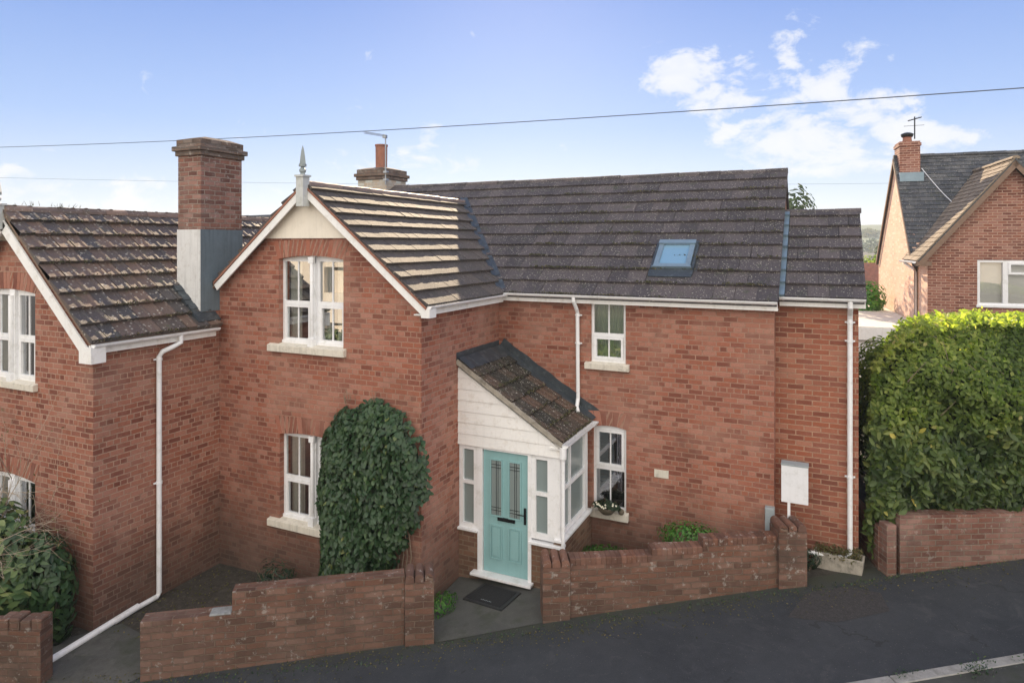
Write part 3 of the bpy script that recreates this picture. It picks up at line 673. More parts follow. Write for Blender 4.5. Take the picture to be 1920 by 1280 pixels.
# lead valley where the two roofs meet
mb = MB(); a, b = Vector((-5.36, 11.05, 4.50)), Vector((-7.72, 13.82, 6.44)); d = (b - a).normalized(); s_ = d.cross(Vector((0, 0, 1))).normalized()
for i in range(8):
    p, q = a.lerp(b, i / 8), a.lerp(b, (i + 1) / 8); jj = Vector((0, 0, .012 * (i % 2)))
    mb.face([p - s_ * .085 + jj + Vector((0, 0, .035)), p + jj, q + jj, q - s_ * .085 + jj + Vector((0, 0, .035))]); mb.face([p + jj, p + s_ * .085 + jj + Vector((0, 0, .035)), q + s_ * .085 + jj + Vector((0, 0, .035)), q + jj])
mb.build('lead_valley', 'lead', roof)
# extension roof with lead soakers against the main gable
re_ = Fr((0, 11.36, 4.50), (1, 0, 0), (0, ca, sa)); LE = 2.1 / ca
mb = MB(); tiles(mb, re_, [[(-.515, 0), (.63, 0), (.63, LE), (-.515, LE)]], LE, .335, .32, step=.045, us=(-.515, .63))
er = mb.build('extension_roof', 'tile_main', house)
mb = MB(); deck(mb, re_, [(-.66, .0), (.6, .0), (.6, LE), (-.66, LE)]); deck(mb, Fr((0, 15.56, 4.50), (-1, 0, 0), (0, -ca, sa)), [(-.6, 0), (.66, 0), (.66, LE), (-.6, LE)]); mb.build('roof_deck', 'tile_far', er)
mb = MB(); ridge_tiles(mb, (-.66, 13.46, 5.99), (.66, 13.46, 5.99), .09, .42); mb.build('ridge_tiles', 'tile_main', er)
mb = MB()
for i in range(8):
    v0 = i * .335; v1 = min(LE, v0 + .335)
    mb.face([re_(-.655, v0, .085), re_(-.525, v0, .085), re_(-.525, v1, .035), re_(-.655, v1, .035)]); mb.face([re_(-.655, v0, .02), re_(-.525, v0, .02), re_(-.525, v0, .085), re_(-.655, v0, .085)]); mb.face([re_(-.525, v0, .0), re_(-.525, v1, .0), re_(-.525, v1, .035), re_(-.525, v0, .085)])
    mb.prism(Fr((-.665, 11.36, 4.50), (0, ca, sa), (0, -sa, ca)), [(v0, 0), (min(LE, v0 + .32), 0), (min(LE, v0 + .32), .14), (v0, .14)], -.004, .008)
mb.build('lead_soakers', 'lead_light', er)

# chimney behind the ridge, with pot
def stack(parent, x0, x1, y0, y1, z0, zc, z1, mname, capm, name='chimney'):
    mb = MB(); g = (x1 - x0)
    def ringbox(e, a, b, m_=0):
        mb.box(front(y0 - e), x0 - e, x1 + e, a, b, -(y1 - y0 + 2 * e), 0, mi=m_)
    ringbox(0, z0, zc); ringbox(.035, zc, zc + .085, 1); ringbox(.075, zc + .085, zc + .17, 1); ringbox(.02, zc + .17, z1 - .03, 1)
    # weathered mortar flaunching
    t0 = [(x0 - .02, y0 - .02), (x1 + .02, y0 - .02), (x1 + .02, y1 + .02), (x0 - .02, y1 + .02)]; cx, cy = (x0 + x1) / 2, (y0 + y1) / 2
    t1 = [(cx + (p - cx) * .55, cy + (q - cy) * .55) for p, q in t0]
    for i in range(4): j = (i + 1) % 4; mb.face([(*t0[i], z1 - .03), (*t0[j], z1 - .03), (*t1[j], z1 + .03), (*t1[i], z1 + .03)], [(0, 0), (.1, 0), (.1, .1), (0, .1)], .5, 1)
    mb.face([(*p, z1 + .03) for p in t1], None, .5, 1)
    return mb.build(name, [mname, capm], parent, bevel=.012)
ch = stack(roof, -11.14, -10.22, 14.2, 15.1, 6.0, 7.05, 7.36, 'brick_chalk', 'brick_dirty')
mb = MB(); mb.lathe(-10.68, 14.62, [(.17, 7.3), (.17, 7.36), (.155, 7.42), (.16, 7.97), (.175, 7.98), (.175, 8.02), (.14, 8.02), (.13, 7.7)]); mb.build('chimney_pot', 'terracotta', ch)
# television aerial strapped to that stack
mb = MB(); px_, py_ = -10.2, 14.14
mb.tube([(px_, py_, 6.9), (px_, py_, 8.14)], .018, 8)
hd = Vector((px_, py_, 8.13)); e = Vector((-10.88, 14.14, 8.27))
for o_ in (0, .05): mb.tube([hd + Vector((0, 0, o_)), e + Vector((0, 0, o_))], .007, 6)
for i in range(13):
    p = hd.lerp(e, (i + .3) / 13); mb.tube([p + Vector((0, -.10, .025)), p + Vector((0, .10, .025))], .005, 5)
mb.box(Fr(tuple(hd), (1, 0, 0), (0, 0, 1)), -.07, .03, -.03, .05, -.04, .04)
mb.box(front(14.12), px_ - .05, px_ + .05, 7.0, 7.05, -.1, .02); mb.box(front(14.12), px_ - .05, px_ + .05, 7.2, 7.25, -.1, .02)
mb.build('aerial', 'grey_metal', house)

# gable panel, bargeboards, finial
fb = front(YB)
mb = MB(); mb.prism(fb, [(-8.92, 5.46), (-6.74, 5.46), (-6.60, 5.43), (-6.6, 5.46), (-7.7, 6.36), (-8.9, 5.5)][:0] or [(-8.80, 5.46), (-6.60, 5.46), (-7.7, 6.34)], -.02, .03)
mb.build('gable_panel', 'cream_render', house)
def barge(mb, fr, a, b, w=.15, w0=0, w1=.17, tk=.028):
    (ua, va), (ub, vb) = a, b; L = math.hypot(ub - ua, vb - va); nx, nz = (vb - va) / L, -(ub - ua) / L
    if nz > 0: nx, nz = -nx, -nz
    q = [(ua, va), (ua + nx * w, va + nz * w), (ub + nx * w, vb + nz * w), (ub, vb)]
    if area(q) < 0: q = q[::-1]
    mb.prism(fr, q, w1 - tk, w1)
mb = MB()
barge(mb, fb, (-5.30, 4.36), (-7.7, 6.325), .115); barge(mb, fb, (-9.74, 4.64), (-7.7, 6.325), .115)
mb.box(fb, -5.42, -5.27, 4.26, 4.40, -.02, .168); 
mb.build('bargeboard', 'white_paint', house)
mb = MB()       # soffit strip and brick-coloured undercloak under the verge tiles
for sg, x0, x1 in ((1, -7.7, -5.33), (-1, -7.7, -9.74)):
    n_ = 8; z0 = 6.355; sl = -.8186
    a0, a1 = (x0, z0), (x1, z0 + sl * abs(x1 - x0)); q = [(a0[0], a0[1] - .03), (a1[0], a1[1] - .03), (a1[0], a1[1] + .01), (a0[0], a0[1] + .01)]
    if area(q) < 0: q = q[::-1]
    mb.prism(fb, q, 0, .185)
mb.build('undercloak', 'terracotta', house)
def finial(parent, x, y, z0, zt):
    mb = MB(); fr = front(y)
    mb.box(fr, x - .075, x + .075, z0, zt - .52, -.075, .075); mb.box(fr, x - .095, x + .095, zt - .52, zt - .49, -.095, .095)
    mb.build('finial_post', 'finial_white', parent)
    mb = MB(); mb.lathe(x, y, [(.05, zt - .49), (.035, zt - .46), (.055, zt - .43), (.055, zt - .40), (.03, zt - .37), (.03, zt - .355), (.062, zt - .35), (.062, zt - .31)], 14)
    mb.lathe(x, y, [(.066, zt - .31), (.052, zt - .2), (.028, zt - .07), (.0, zt)], 4)
    return mb.build('finial', 'finial_grey', parent)
plain('finial_white', (.52, .54, .53), .6, .1, 6, ((.3, .3, .25), 9, .4), bumpk=.1)
finial(house, -7.67, 8.36, 5.98, 6.98)

# gutters, fascias, downpipes
GP = [(math.cos(a) * .055, math.sin(a) * .055) for a in np.linspace(math.pi, 2 * math.pi, 9)]
def gutter(parent, a, b, out, name='gutter', fascia=True, fh=.15, brackets=.9):
    a, b, out = Vector(a), Vector(b), Vector(out); mb = MB(); c_ = out * .06
    prof = [c_ + out * x + Vector((0, 0, z)) for x, z in GP]; pr2 = [c_ + out * x * .88 + Vector((0, 0, z * .88)) for x, z in GP]
    mb.sweep(prof, [a, b]); mb.sweep(pr2[::-1], [a, b])
    mb.sweep([prof[0], pr2[0]], [a, b]); mb.sweep([pr2[-1], prof[-1]], [a, b])
    for p in (a, b): mb.face([p + q for q in prof])
    L = (b - a).length; d = (b - a).normalized(); n = max(2, int(L / brackets))
    for i in range(n + 1):
        p = a + d * (.06 + (L - .12) * i / n); mb.sweep([c_ + out * x * 1.1 + Vector((0, 0, z * 1.1 + .002)) for x, z in GP], [p - d * .018, p + d * .018])
    o = mb.build(name, 'pvc', parent)
    if fascia:
        mb = MB(); q = [Vector((0, 0, -fh)), Vector((0, 0, .03))]
        u = d; fr = Fr(tuple(a), tuple(d), (0, 0, 1), tuple(out)); mb.box(fr, 0, L, -fh, .02, -.03, -.004)
        mb.box(fr, 0, L, -fh + .002, -fh + .02, -.2, -.031)
        mb.build('fascia', 'white_paint', parent)
    return o
def pipe(parent, pts, r=.034, clips=(), name='downpipe', cdir=(0, -1, 0)):
    mb = MB(); mb.tube(pts, r, 12)
    for p in clips:
        p = Vector(p); mb.tube([p - Vector((0, 0, .02)), p + Vector((0, 0, .02))], r * 1.22, 12); s_ = Vector(cdir).cross(Vector((0, 0, 1)))
        mb.box(Fr(tuple(p - Vector(cdir) * .03), tuple(s_), (0, 0, 1)), -r * 1.9, r * 1.9, -.012, .012, -.01, .01)
    return mb.build(name, 'pvc', parent)
GZ = 4.47
gutter(house, (-5.40, 11.10, GZ), (-.61, 11.10, GZ), (0, -1, 0))
gutter(house, (-5.36, 8.42, GZ - .03), (-5.36, 11.12, GZ - .03), (1, 0, 0))
gutter(house, (-.60, 11.42, 4.53), (.62, 11.42, 4.53), (0, -1, 0))
pipe(house, [(-3.95, 11.03, 4.44), (-3.95, 11.03, 4.36), (-3.93, 11.13, 4.22), (-3.93, 11.19, 4.14), (-3.92, 11.19, 2.62), (-3.91, 11.1, 2.50), (-3.86, 11.02, 2.42)], clips=[(-3.92, 11.19, 4.1), (-3.92, 11.19, 3.6)])
pipe(house, [(.41, 11.36, 4.50), (.41, 11.36, 4.40), (.41, 11.5, 4.28), (.41, 11.54, 4.2), (.41, 11.54, .60), (.38, 11.48, .52)], r=.038, clips=[(.41, 11.54, 4.15), (.41, 11.54, 3.86), (.41, 11.54, 1.75)])
mb = MB(); mb.tube([(.36, 11.46, .52), (-.25, 11.40, .53)], .03, 10); mb.build('waste_pipe', 'pvc', house)

# windows
def double_window(fr, u0, u1, v0, v1, hides=False, bars=1):
    mb, gl = MB(), MB(); mid = (u0 + u1) / 2 + .02
    sash(mb, gl, fr, u0, mid - .05, v0, v1, .49, -.10, True, False, bars, .055); sash(mb, gl, fr, mid + .05, u1, v0, v1, .49, -.10, True, False, bars, .055)
    mb.box(fr, mid - .05, mid + .05, v0, v1, -.16, -.04)
    mb.tube([fr(mid, v0 + .14, -.02), fr(mid, v1 - .12, -.02)], .035, 12)
    mb.box(fr, mid - .055, mid + .055, v0, v0 + .14, -.06, .035); mb.box(fr, mid - .05, mid + .05, v1 - .12, v1 - .02, -.06, .02)
    mb.box(fr, u0 + .002, u1 - .002, v0 + .001, v0 + .07, -.17, -.07)
    o = mb.build('window', 'pvc', house, bevel=.004); gl.build('pane', 'glass', o); return o
for k_, (u0, u1, v0, v1) in enumerate(BW):
    o = double_window(fb, u0, u1, v0, v1)
    sill(o, fb, u0 - .22 if k_ else u0 - .2, u1 + .06, v0 - .0, .12)
    room(house, fb, u0, u1, v0, v1)
    arch(house, fb, u0 - .02, u1 + .02, v1 + .0, .06, .27)
    for a, b in ((u0 + .05, u0 + .30), (u0 + .50, u0 + .95), (u1 - .30, u1 - .05)) if k_ == 0 else ((u0 + .05, u0 + .33), (u1 - .4, u1 - .05)): curtain(o, fb, a, b, v0 + .05, v1)
fc = front(YC)
u0, u1, v0, v1 = CW[0]
mb, gl = MB(), MB(); sash(mb, gl, fc, u0, u1, v0, v1, .46, -.04); o = mb.build('window', 'pvc', house, bevel=.004); gl.build('pane', 'glass', o)
sill(o, fc, u0 - .1, u1 + .07, v0, .11); room(house, fc, u0, u1, v0, v1); curtain(o, fc, u0, u1, v0, v1, -.2, 'curtain_green')
u0, u1, v0, v1 = CW[1]
mb, gl = MB(), MB(); sash(mb, gl, fc, u0, u1, v0, v1, .50, -.05, False, True, 1, .04); o = mb.build('window', 'pvc', house, bevel=.004); gl.build('pane', 'glass', o)
sill(o, fc, u0 - .08, u1 + .05, v0, .13, .09); room(house, fc, u0, u1, v0, v1); arch(house, fc, u0 - .02, u1 + .02, v1 + .0, .045, .25)
mb = MB(); [mb.box(fc, u0 + .05, u1 - .05, v0 + .06 + i * .05, v0 + .062 + i * .05, -.26, -.225) for i in range(28)]; mb.build('blind', 'interior', o)
# wall vent and meter box
mb = MB(); mb.box(fc, -2.57, -2.33, 1.41, 1.54, -.01, .012); [mb.box(fc, -2.53 + i * .036, -2.515 + i * .036, 1.435, 1.515, .012, .017) for i in range(5)]; mb.build('wall_vent', 'sill_stone', house)
mb = MB(); mb.box(fc, -.80, -.66, .72, 1.22, 0, .10); mb.box(fc, -.79, -.67, .74, 1.2, .10, .108); mb.build('meter_box', 'meter_grey', house, bevel=.01)

# skylight
mb = MB(); a, b, lo, hi = SKY_H
a += .03; b -= .03
ring(mb, rc, a, b, lo + .18, hi, .085, -.02, .10); mb.box(rc, a - .01, b + .01, hi - .09, hi + .02, .04, .125)
mb.box(rc, a - .02, b + .02, lo + .165, lo + .19, .0, .105)
o = mb.build('roof_window', 'lead_light', house, bevel=.006)
mb = MB(); mb.face([rc(a + .085, lo + .265, .07), rc(b - .085, lo + .265, .07), rc(b - .085, hi - .085, .07), rc(a + .085, hi - .085, .07)]); mb.build('pane', 'skytint_glass', o)
mb = MB(); mb.box(rc, a - .05, b + .05, lo - .06, lo + .17, .0, .058); mb.box(rc, a - .06, a - .012, lo, hi + .04, 0, .06); mb.box(rc, b + .012, b + .06, lo, hi + .04, 0, .06); mb.box(rc, a - .05, b + .05, hi + .01, hi + .08, 0, .05)
mb.build('flashing', 'lead', o)

# ---------------- porch
fp = front(YP); XP = -3.69; fs = side(XP)
mb = MB()      # brick plinth either side of the door, and the return
mb.box(fp, XB, -5.17, -.5, .60, -.12, 0); mb.box(fp, -4.19, XP, -.5, .60, -.12, 0); mb.box(fs, YP + .001, YC, -.5, .72, -.12, -.001); mb.box(fp, -5.17, -4.19, -.5, -.065, -.12, -.02)
mb.build('porch_plinth', 'brick_porch', house)
mb = MB()      # weatherboarded gable: overlapping boards
zt0, zt1 = 3.30, 2.16
def rt(u): return zt0 + (zt1 - zt0) * (u - XB) / (XP - XB)
v = 2.02; i = 0
while v < 3.3:
    hi = v + .185; reg = [(XB, 1.9), (XP + .04, 1.9), (XP + .04, rt(XP + .04)), (XB, rt(XB))]
    q = clip([(XB, v), (XP + .04, v), (XP + .04, hi + .01), (XB, hi + .01)], reg)
    if len(q) > 2:
        mb.face([fp(p[0], p[1], .036 - (p[1] - v) * .08) for p in q])
        mb.face([fp(q[0][0], v, .0), fp(q[1][0], v, .0), fp(q[1][0], v, .036), fp(q[0][0], v, .036)])
    v = hi
mb.prism(fp, [(XB, 2.02), (XP + .04, 2.02), (XP + .04, rt(XP) - .02), (XB, rt(XB))], -.1, .01)
mb.build('weatherboard', 'white_paint', house)
mb, gl = MB(), MB()   # framed glazing
def light(fr, u0, u1, v0, v1, mids=(), umids=(), fw=.06, w0=-.08, w1=.0):
    ring(mb, fr, u0, u1, v0, v1, fw, w0, w1)
    for m_ in mids: mb.box(fr, u0 + fw, u1 - fw, m_ - .03, m_ + .03, w0, w1 - .002)
    for m_ in umids: mb.box(fr, m_ - .022, m_ + .022, v0 + fw, v1 - fw, w0, w1 - .004)
    gl.face([fr(u0 + fw, v0 + fw, -.04), fr(u1 - fw, v0 + fw, -.04), fr(u1 - fw, v1 - fw, -.04), fr(u0 + fw, v1 - fw, -.04)])
def pwin(sx):
    global mb, gl
    o = mb.build('porch_window', 'pvc', house, bevel=.004); gl.build('pane', 'glass_frosted', o); ms = MB(); ms.box(*sx); ms.build('sill', 'pvc', o, bevel=.006); mb, gl = MB(), MB()
light(fp, XB + .01, -5.16, .64, 2.02, (1.40,), fw=.075)
pwin((fp, XB, -5.15, .60, .64, -.1, .06))
light(fp, -4.21, XP - .13, .68, 2.04, (1.40,), fw=.095)
mb.box(fp, XP - .13, XP, .68, 2.06, -.12, .006)
pwin((fp, -4.22, XP + .05, .60, .645, -.1, .06))
light(fs, YP + .05, YC - .30, .76, 2.16, (1.48,), (YP + .46,), fw=.07)
mb.box(fs, YP - .002, YP + .05, .74, 2.16, -.12, .004); mb.box(fs, YP, YC - .2, 2.10, 2.24, -.1, -.012)
mb.box(fs, YC - .30, YC - .2, .76, 2.2, -.08, -.004)
pwin((fs, YP - .05, YC - .15, .70, .745, -.1, .07))
# teal door in white frame
mb = MB(); mb.box(fp, -5.16, -5.07, -.03, 2.06, -.10, .012); mb.box(fp, -4.25, -4.19, -.03, 2.06, -.10, .012); mb.box(fp, -5.07, -4.25, 1.985, 2.06, -.10, .012)
mb.build('door_frame', 'pvc', house, bevel=.004)
mb = MB(); mb.prism(fp, [(-5.24, -.075), (-4.15, -.075), (-4.15, -.03), (-5.24, -.03)], -.12, .14); mb.build('door_sill', 'pvc', house, bevel=.01)
mb = MB(); d0, d1 = -5.062, -4.258
mb.box(fp, d0, d1, -.025, 1.98, -.08, -.03)
def panel(u0, u1, v0, v1, raised=True):
    ring(mb, fp, u0, u1, v0, v1, .022, -.03, -.014)
    if raised: mb.box(fp, u0 + .045, u1 - .045, v0 + .045, v1 - .045, -.03, -.018)
w_ = .19; c1, c2 = d0 + .235, d1 - .235
for c_ in (c1, c2): panel(c_ - w_ / 2 - .02, c_ + w_ / 2 + .02, .20, .76); panel(c_ - w_ / 2 - .02, c_ + w_ / 2 + .02, .90, 1.84, False)
mb.box(fp, (d0 + d1) / 2 - .008, (d0 + d1) / 2 + .008, -.02, 1.97, -.03, -.026)
door = mb.build('door', 'door_teal', house, bevel=.004)
mb = MB(); lead_ = MB()
for c_ in (c1, c2):
    a, b = c_ - w_ / 2 + .005, c_ + w_ / 2 - .005
    mb.face([fp(a, .925, -.024), fp(b, .925, -.024), fp(b, 1.815, -.024), fp(a, 1.815, -.024)])
    lead_.box(fp, c_ - .004, c_ + .004, .925, 1.815, -.023, -.019); lead_.box(fp, c_ + .03, c_ + .036, .925, 1.815, -.023, -.019)
    for v_ in (1.0, 1.05, 1.70, 1.75): lead_.box(fp, a, b, v_ - .004, v_ + .004, -.023, -.019)
pn = mb.build('pane', 'glass_frosted', door); lead_.build('leading', 'black_metal', door)
mb = MB(); mb.box(fp, d1 - .07, d1 - .035, .86, 1.12, -.03, -.008); mb.tube([fp(d1 - .052, 1.02, 0), fp(d1 - .052, 1.02, .035), fp(d1 - .16, 1.02, .04)], .010, 8); mb.build('handle', 'black_metal', door)
mb = MB(); mb.box(fp, -4.80, -4.49, .845, .90, -.03, -.008); mb.box(fp, -4.785, -4.505, .853, .892, -.008, .0); mb.build('letterbox', 'black_metal', door)
# porch roof, sloping down to the right, tiles, lead at the two walls
pa = math.atan((3.44 - 2.28) / (XP + .04 - XB)); cp, sp_ = math.cos(pa), math.sin(pa)
rp = Fr((XP + .05, 0, 2.25), (0, 1, 0), (-cp, 0, sp_)); LP = (XP + .05 - XB) / cp
mb = MB(); tiles(mb, rp, [[(YP - .08, 0), (YC - .13, 0), (YC - .13, LP - .17), (YP - .08, LP - .17)]], LP, .345, .33, step=.035, jit=.008, prof=[(0, 0), (.1, .0), (.16, .018), (.3, .018), (.36, 0), (.6, 0), (.66, .018), (.85, .018), (.92, 0), (1, 0)], us=(YP - .08, YC))
pr_ = mb.build('porch_roof', 'tile_porch', house); moss(pr_, rp, LP - .2, .345, (YP - .06, YC - .2), 700, 9, .15)
mb = MB(); deck(mb, rp, [(YP - .06, .02), (YC, .02), (YC, LP), (YP - .06, LP)], .04); mb.box(rp, YP - .085, YP - .06, 0, LP, -.05, .03); mb.build('verge', 'stone_trough', pr_)
mb = MB()
N_ = 16
for i in range(N_):   # dressed lead apron and side flashing, with small waves
    v0, v1 = LP * i / N_, LP * (i + 1) / N_; w_ = .055 + .010 * math.sin(i * 1.7); w2 = .055 + .010 * math.sin((i + 1) * 1.7); e0 = .20 + .012 * math.sin(i * 2.3); e1 = .20 + .012 * math.sin(i * 2.3 + 2.3)
    mb.face([rp(YC - e0, v0, w_ - .015), rp(YC - .004, v0, w_ + .015), rp(YC - .004, v1, w2 + .015), rp(YC - e1, v1, w2 - .015)]); mb.face([rp(YC - .004, v0, w_ + .015), rp(YC - .004, v0, w_ + .15), rp(YC - .004, v1, w2 + .15), rp(YC - .004, v1, w2 + .015)])
for i in range(10):
    a, b = YP - .09 + (YC - YP + .09) * i / 10, YP - .09 + (YC - YP + .09) * (i + 1) / 10; w_ = .06 + .008 * math.sin(i * 2.1); w2 = .06 + .008 * math.sin(i * 2.1 + 2.1)
    mb.face([rp(a, LP - .30 + .01 * math.sin(i * 3), w_), rp(b, LP - .30 + .01 * math.sin(i * 3 + 3), w2), rp(b, LP - .006, w2 + .01), rp(a, LP - .006, w_ + .01)])
    mb.face([(XB + .006, a, 3.40), (XB + .006, b, 3.40), (XB + .006, b, 3.555 + .005 * (i % 2)), (XB + .006, a, 3.555)])
mb.build('lead_flashing', 'lead', pr_)
gutter(house, (XP + .03, YP - .06, 2.24), (XP + .03, YC - .02, 2.24), (1, 0, 0), 'porch_gutter', True, .09)
mb = MB(); mb.tube([(XP + .05, YP - .03, 2.2), (XP + .05, YP - .03, 2.02)], .055, 12); mb.tube([(XP + .05, YP - .03, 2.03), (XP + .05, YP - .03, -.2)], .032, 12); mb.build('downpipe', 'pvc', house)

# ================================================================== LEFT NEIGHBOUR
left = thing('neighbour_house', 'adjoining brick house cut off by the left edge, with a tall half-painted chimney', 'house')
fa = front(YA); fl = side(XA)
LW = [(-12.66, -11.23, 3.16, 4.64), (-12.66, -11.23, .1, 1.66)]
mb = MB()
wall(mb, fa, [(-13.9, -1), (XA, -1), (XA, 3.85), (-11.85, 5.7), (-13.9, 3.85)], LW)
wall(mb, fl, [(YA, -1), (YB + .25, -1), (YB + .25, 4.0), (YA, 3.86)], [])
mb.face([(-13.9, YA, -1), (-13.9, 16, -1), (-13.9, 16, 3.9), (-13.9, YA, 3.9)]); mb.face([(-17, 9.2, -1), (-13.9, 9.2, -1), (-13.9, 9.2, 3.7), (-17, 9.2, 3.7)])
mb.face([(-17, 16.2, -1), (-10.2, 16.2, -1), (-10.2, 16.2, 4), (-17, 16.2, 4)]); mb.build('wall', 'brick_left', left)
ta = math.atan(2.0 / 2.23); ct, st_ = math.cos(ta), math.sin(ta)
rL = Fr((-9.60, 0, 3.92), (0, 1, 0), (-ct, 0, st_)); L3 = 2.25 / ct
prof = [(0, .0), (.66, .0), (.74, .012), (.90, .012), (.96, 0), (1, 0)]
mb = MB(); tiles(mb, rL, [[(6.12, 0), (8.44, 0), (8.44, .36), (6.12, .36)], [(6.12, .36), (12.6, .36), (12.6, L3), (6.12, L3)]], L3, .335, .228, step=.056, jit=.006, prof=prof, stagger=0, us=(6.12, 12.6), tn=(0, 1))
lr = mb.build('roof', 'tile_roll', left)
mb = MB(); deck(mb, rL, [(6.14, .02), (8.44, .02), (8.44, .34), (6.14, .34)]); deck(mb, rL, [(6.14, .34), (12.8, .34), (12.8, L3), (6.14, L3)])
deck(mb, Fr((-14.1, 0, 3.92), (0, -1, 0), (ct, 0, st_)), [(-12.8, 0), (-6.12, 0), (-6.12, L3), (-12.8, L3)])
mb.build('roof_deck', 'timber_brown', lr)
mb = MB(); ridge_tiles(mb, (-11.85, 6.14, 5.96), (-11.85, 12.7, 5.96), .10, .40); mb.build('ridge_tiles', 'tile_ridge', lr)
moss(lr, rL, L3, .335, (6.2, 8.3), 1300, 5, .1)
rm = Fr((0, 9.4, 3.65), (1, 0, 0), (0, ca, sa))
mb = MB(); tiles(mb, rm, [[(-17, 0), (-10.1, 0), (-10.1, LC), (-17, LC)]], LC, .335, .30, step=.04, us=(-17, -10.1)); o = mb.build('rear_roof', 'tile_far', left)
mb = MB(); deck(mb, rm, [(-17, 0), (-10.2, 0), (-10.2, LC), (-17, LC)]); deck(mb, Fr((0, 16.3, 3.65), (-1, 0, 0), (0, -ca, sa)), [(10.2, 0), (17, 0), (17, LC), (10.2, LC)]); mb.build('roof_deck', 'tile_far', o)
mb = MB(); ridge_tiles(mb, (-17, 12.85, 6.09), (-10.25, 12.85, 6.09), .10, .42); mb.build('ridge_tiles', 'tile_far', o)
# tall chimney
lc = stack(left, -10.37, XA + .002, 8.17, 9.08, 5.62, 6.92, 7.24, 'brick_chimney', 'brick_dirty')
mb = MB(); mb.box(front(8.162), -10.375, XA + .003, 3.9, 5.62, -.02, .006); mb.build('painted_render', 'white_render', lc)
mb = MB(); mb.box(side(XA + .004), 8.168, YB - .0, 4.18, 5.622, -.02, .004); mb.box(side(XA + .004), YB, 9.09, 4.7, 5.622, -.02, .004); mb.build('render', 'grey_render', lc)
mb = MB(); mb.box(front(8.4), -10.36, XA - .01, 3.4, 5.62, -.6, .1); mb.build('stack_core', 'brick_left', lc)
mb = MB()     # lead skirt round the foot of the stack
for i in range(6):
    a = .28 + i * .115; mb.prism(rL, [(8.0 , a), (8.17, a), (8.17, a + .13), (8.02, a + .13)], .02, .075 + .012 * (i % 2))
mb.prism(rL, [(8.0, .10), (8.46, .10), (8.46, .30), (8.0, .30)], .02, .07); mb.build('lead_skirt', 'lead', lc)
# bargeboard, gutter, pipes
mb = MB(); barge(mb, fa, (-9.63, 3.80), (-11.85, 5.80), .16); mb.box(fa, -9.86, -9.58, 3.62, 3.86, -.05, .172)
barge(mb, fa, (-14.07, 3.80), (-11.85, 5.80), .2); mb.build('bargeboard', 'white_paint', left)
mb = MB(); mb.prism(fa, [(-12.2, 5.42), (-11.5, 5.42), (-11.85, 5.73)], -.02, .03); mb.build('gable_panel', 'cream_render', left)
finial(left, -11.86, 6.08, 5.6, 6.5)
gutter(left, (-9.66, 6.16, 3.90), (-9.66, 8.38, 3.90), (1, 0, 0))
pipe(left, [(-9.6, 7.62, 3.88), (-9.6, 7.62, 3.74), (-9.64, 7.5, 3.68), (-9.70, 7.36, 3.62), (-9.73, 7.32, 3.54), (-9.73, 7.32, -.28), (-9.73, 7.28, -.33), (-9.72, 6.7, -.34), (-9.70, 6.2, -.36), (-9.62, 5.40, -.38), (-9.50, 5.1, -.39)], r=.04, clips=[(-9.73, 7.32, 3.5), (-9.73, 7.32, 1.5)], cdir=(1, 0, 0))
mb = MB(); mb.tube([(-9.72, 6.95, -.32), (-9.70, 6.55, -.34)], .05, 12); mb.tube([(-9.705, 6.62, -.335), (-9.60, 5.3, -.37)], .047, 12); mb.build('pipe_collar', 'pvc', left)
for k_, (u0, u1, v0, v1) in enumerate(LW):
    mb, gl = MB(), MB(); mid = (u0 + u1) / 2 + .1
    sash(mb, gl, fa, u0, mid - .07, v0, v1, .5, -.05, True, False, 1, .055); sash(mb, gl, fa, mid + .07, u1, v0, v1, .5, -.05, True, False, 1, .055)
    mb.box(fa, mid - .07, mid + .07, v0, v1, -.12, -.0); mb.box(fa, mid - .06, mid + .06, v0 - .0, v0 + .12, -.0, .06)
    mb.tube([fa(mid, v0 + .1, .01), fa(mid, v1 - .1, .01)], .045, 12)
    o = mb.build('window', 'pvc', left, bevel=.004); gl.build('pane', 'glass', o)
    sill(o, fa, u0 - .1, u1 + .07, v0, .11); room(left, fa, u0, u1, v0, v1); arch(left, fa, u0 - .02, u1 + .02, v1, .06, .27, 'brick_left')
    curtain(o, fa, u0 + .05, u0 + .5, v0, v1, -.22); curtain(o, fa, u1 - .28, u1 - .05, v0, v1, -.22)
mb = MB()   # grass seedlings on the neighbour's ridge
for i in range(26):
    y = random.uniform(6.3, 7.6); p = Vector((-11.85 + random.uniform(-.05, .08), y, 6.0)); mb.tube([p, p + Vector((random.uniform(-.03, .03), random.uniform(-.04, .04), random.uniform(.03, .09)))], [.004, .001], 4, False)
tag(mb.build('moss_sprigs', 'leaf_dry', lr), kind='stuff')

# ================================================================== RIGHT-HAND DETACHED HOUSE
ph = R(5); U5 = (math.cos(ph), math.sin(ph), 0); V5 = (-math.sin(ph), math.cos(ph), 0); O5 = np.array((2.771, 22.256, 0.))
def q5(u, v, z): return tuple(O5 + np.array(U5) * u + np.array(V5) * v + np.array((0, 0, z)))
ff = Fr(q5(0, 0, 0), U5, (0, 0, 1)); 
def fside(u): return Fr(q5(u, 0, 0), V5, (0, 0, 1), tuple(np.array(U5)))
def fsideL(u): return Fr(q5(u, 0, 0), tuple(-np.array(V5)), (0, 0, 1))
far = thing('detached_house', 'detached house beyond the hedge with sunlit pale side wall and brick gable', 'house')
mb = MB(); FW = (1.21, 3.4, 3.65, 4.92)
wall(mb, ff, [(0, 0), (4.1, 0), (4.1, 4.9), (2.05, 7.5), (0, 4.9)], [FW])
mb.face([q5(4.1, 0, 0), q5(4.1, 7, 0), q5(4.1, 7, 5), q5(4.1, 0, 5)], [(0, 0), (7, 0), (7, 5), (0, 5)])
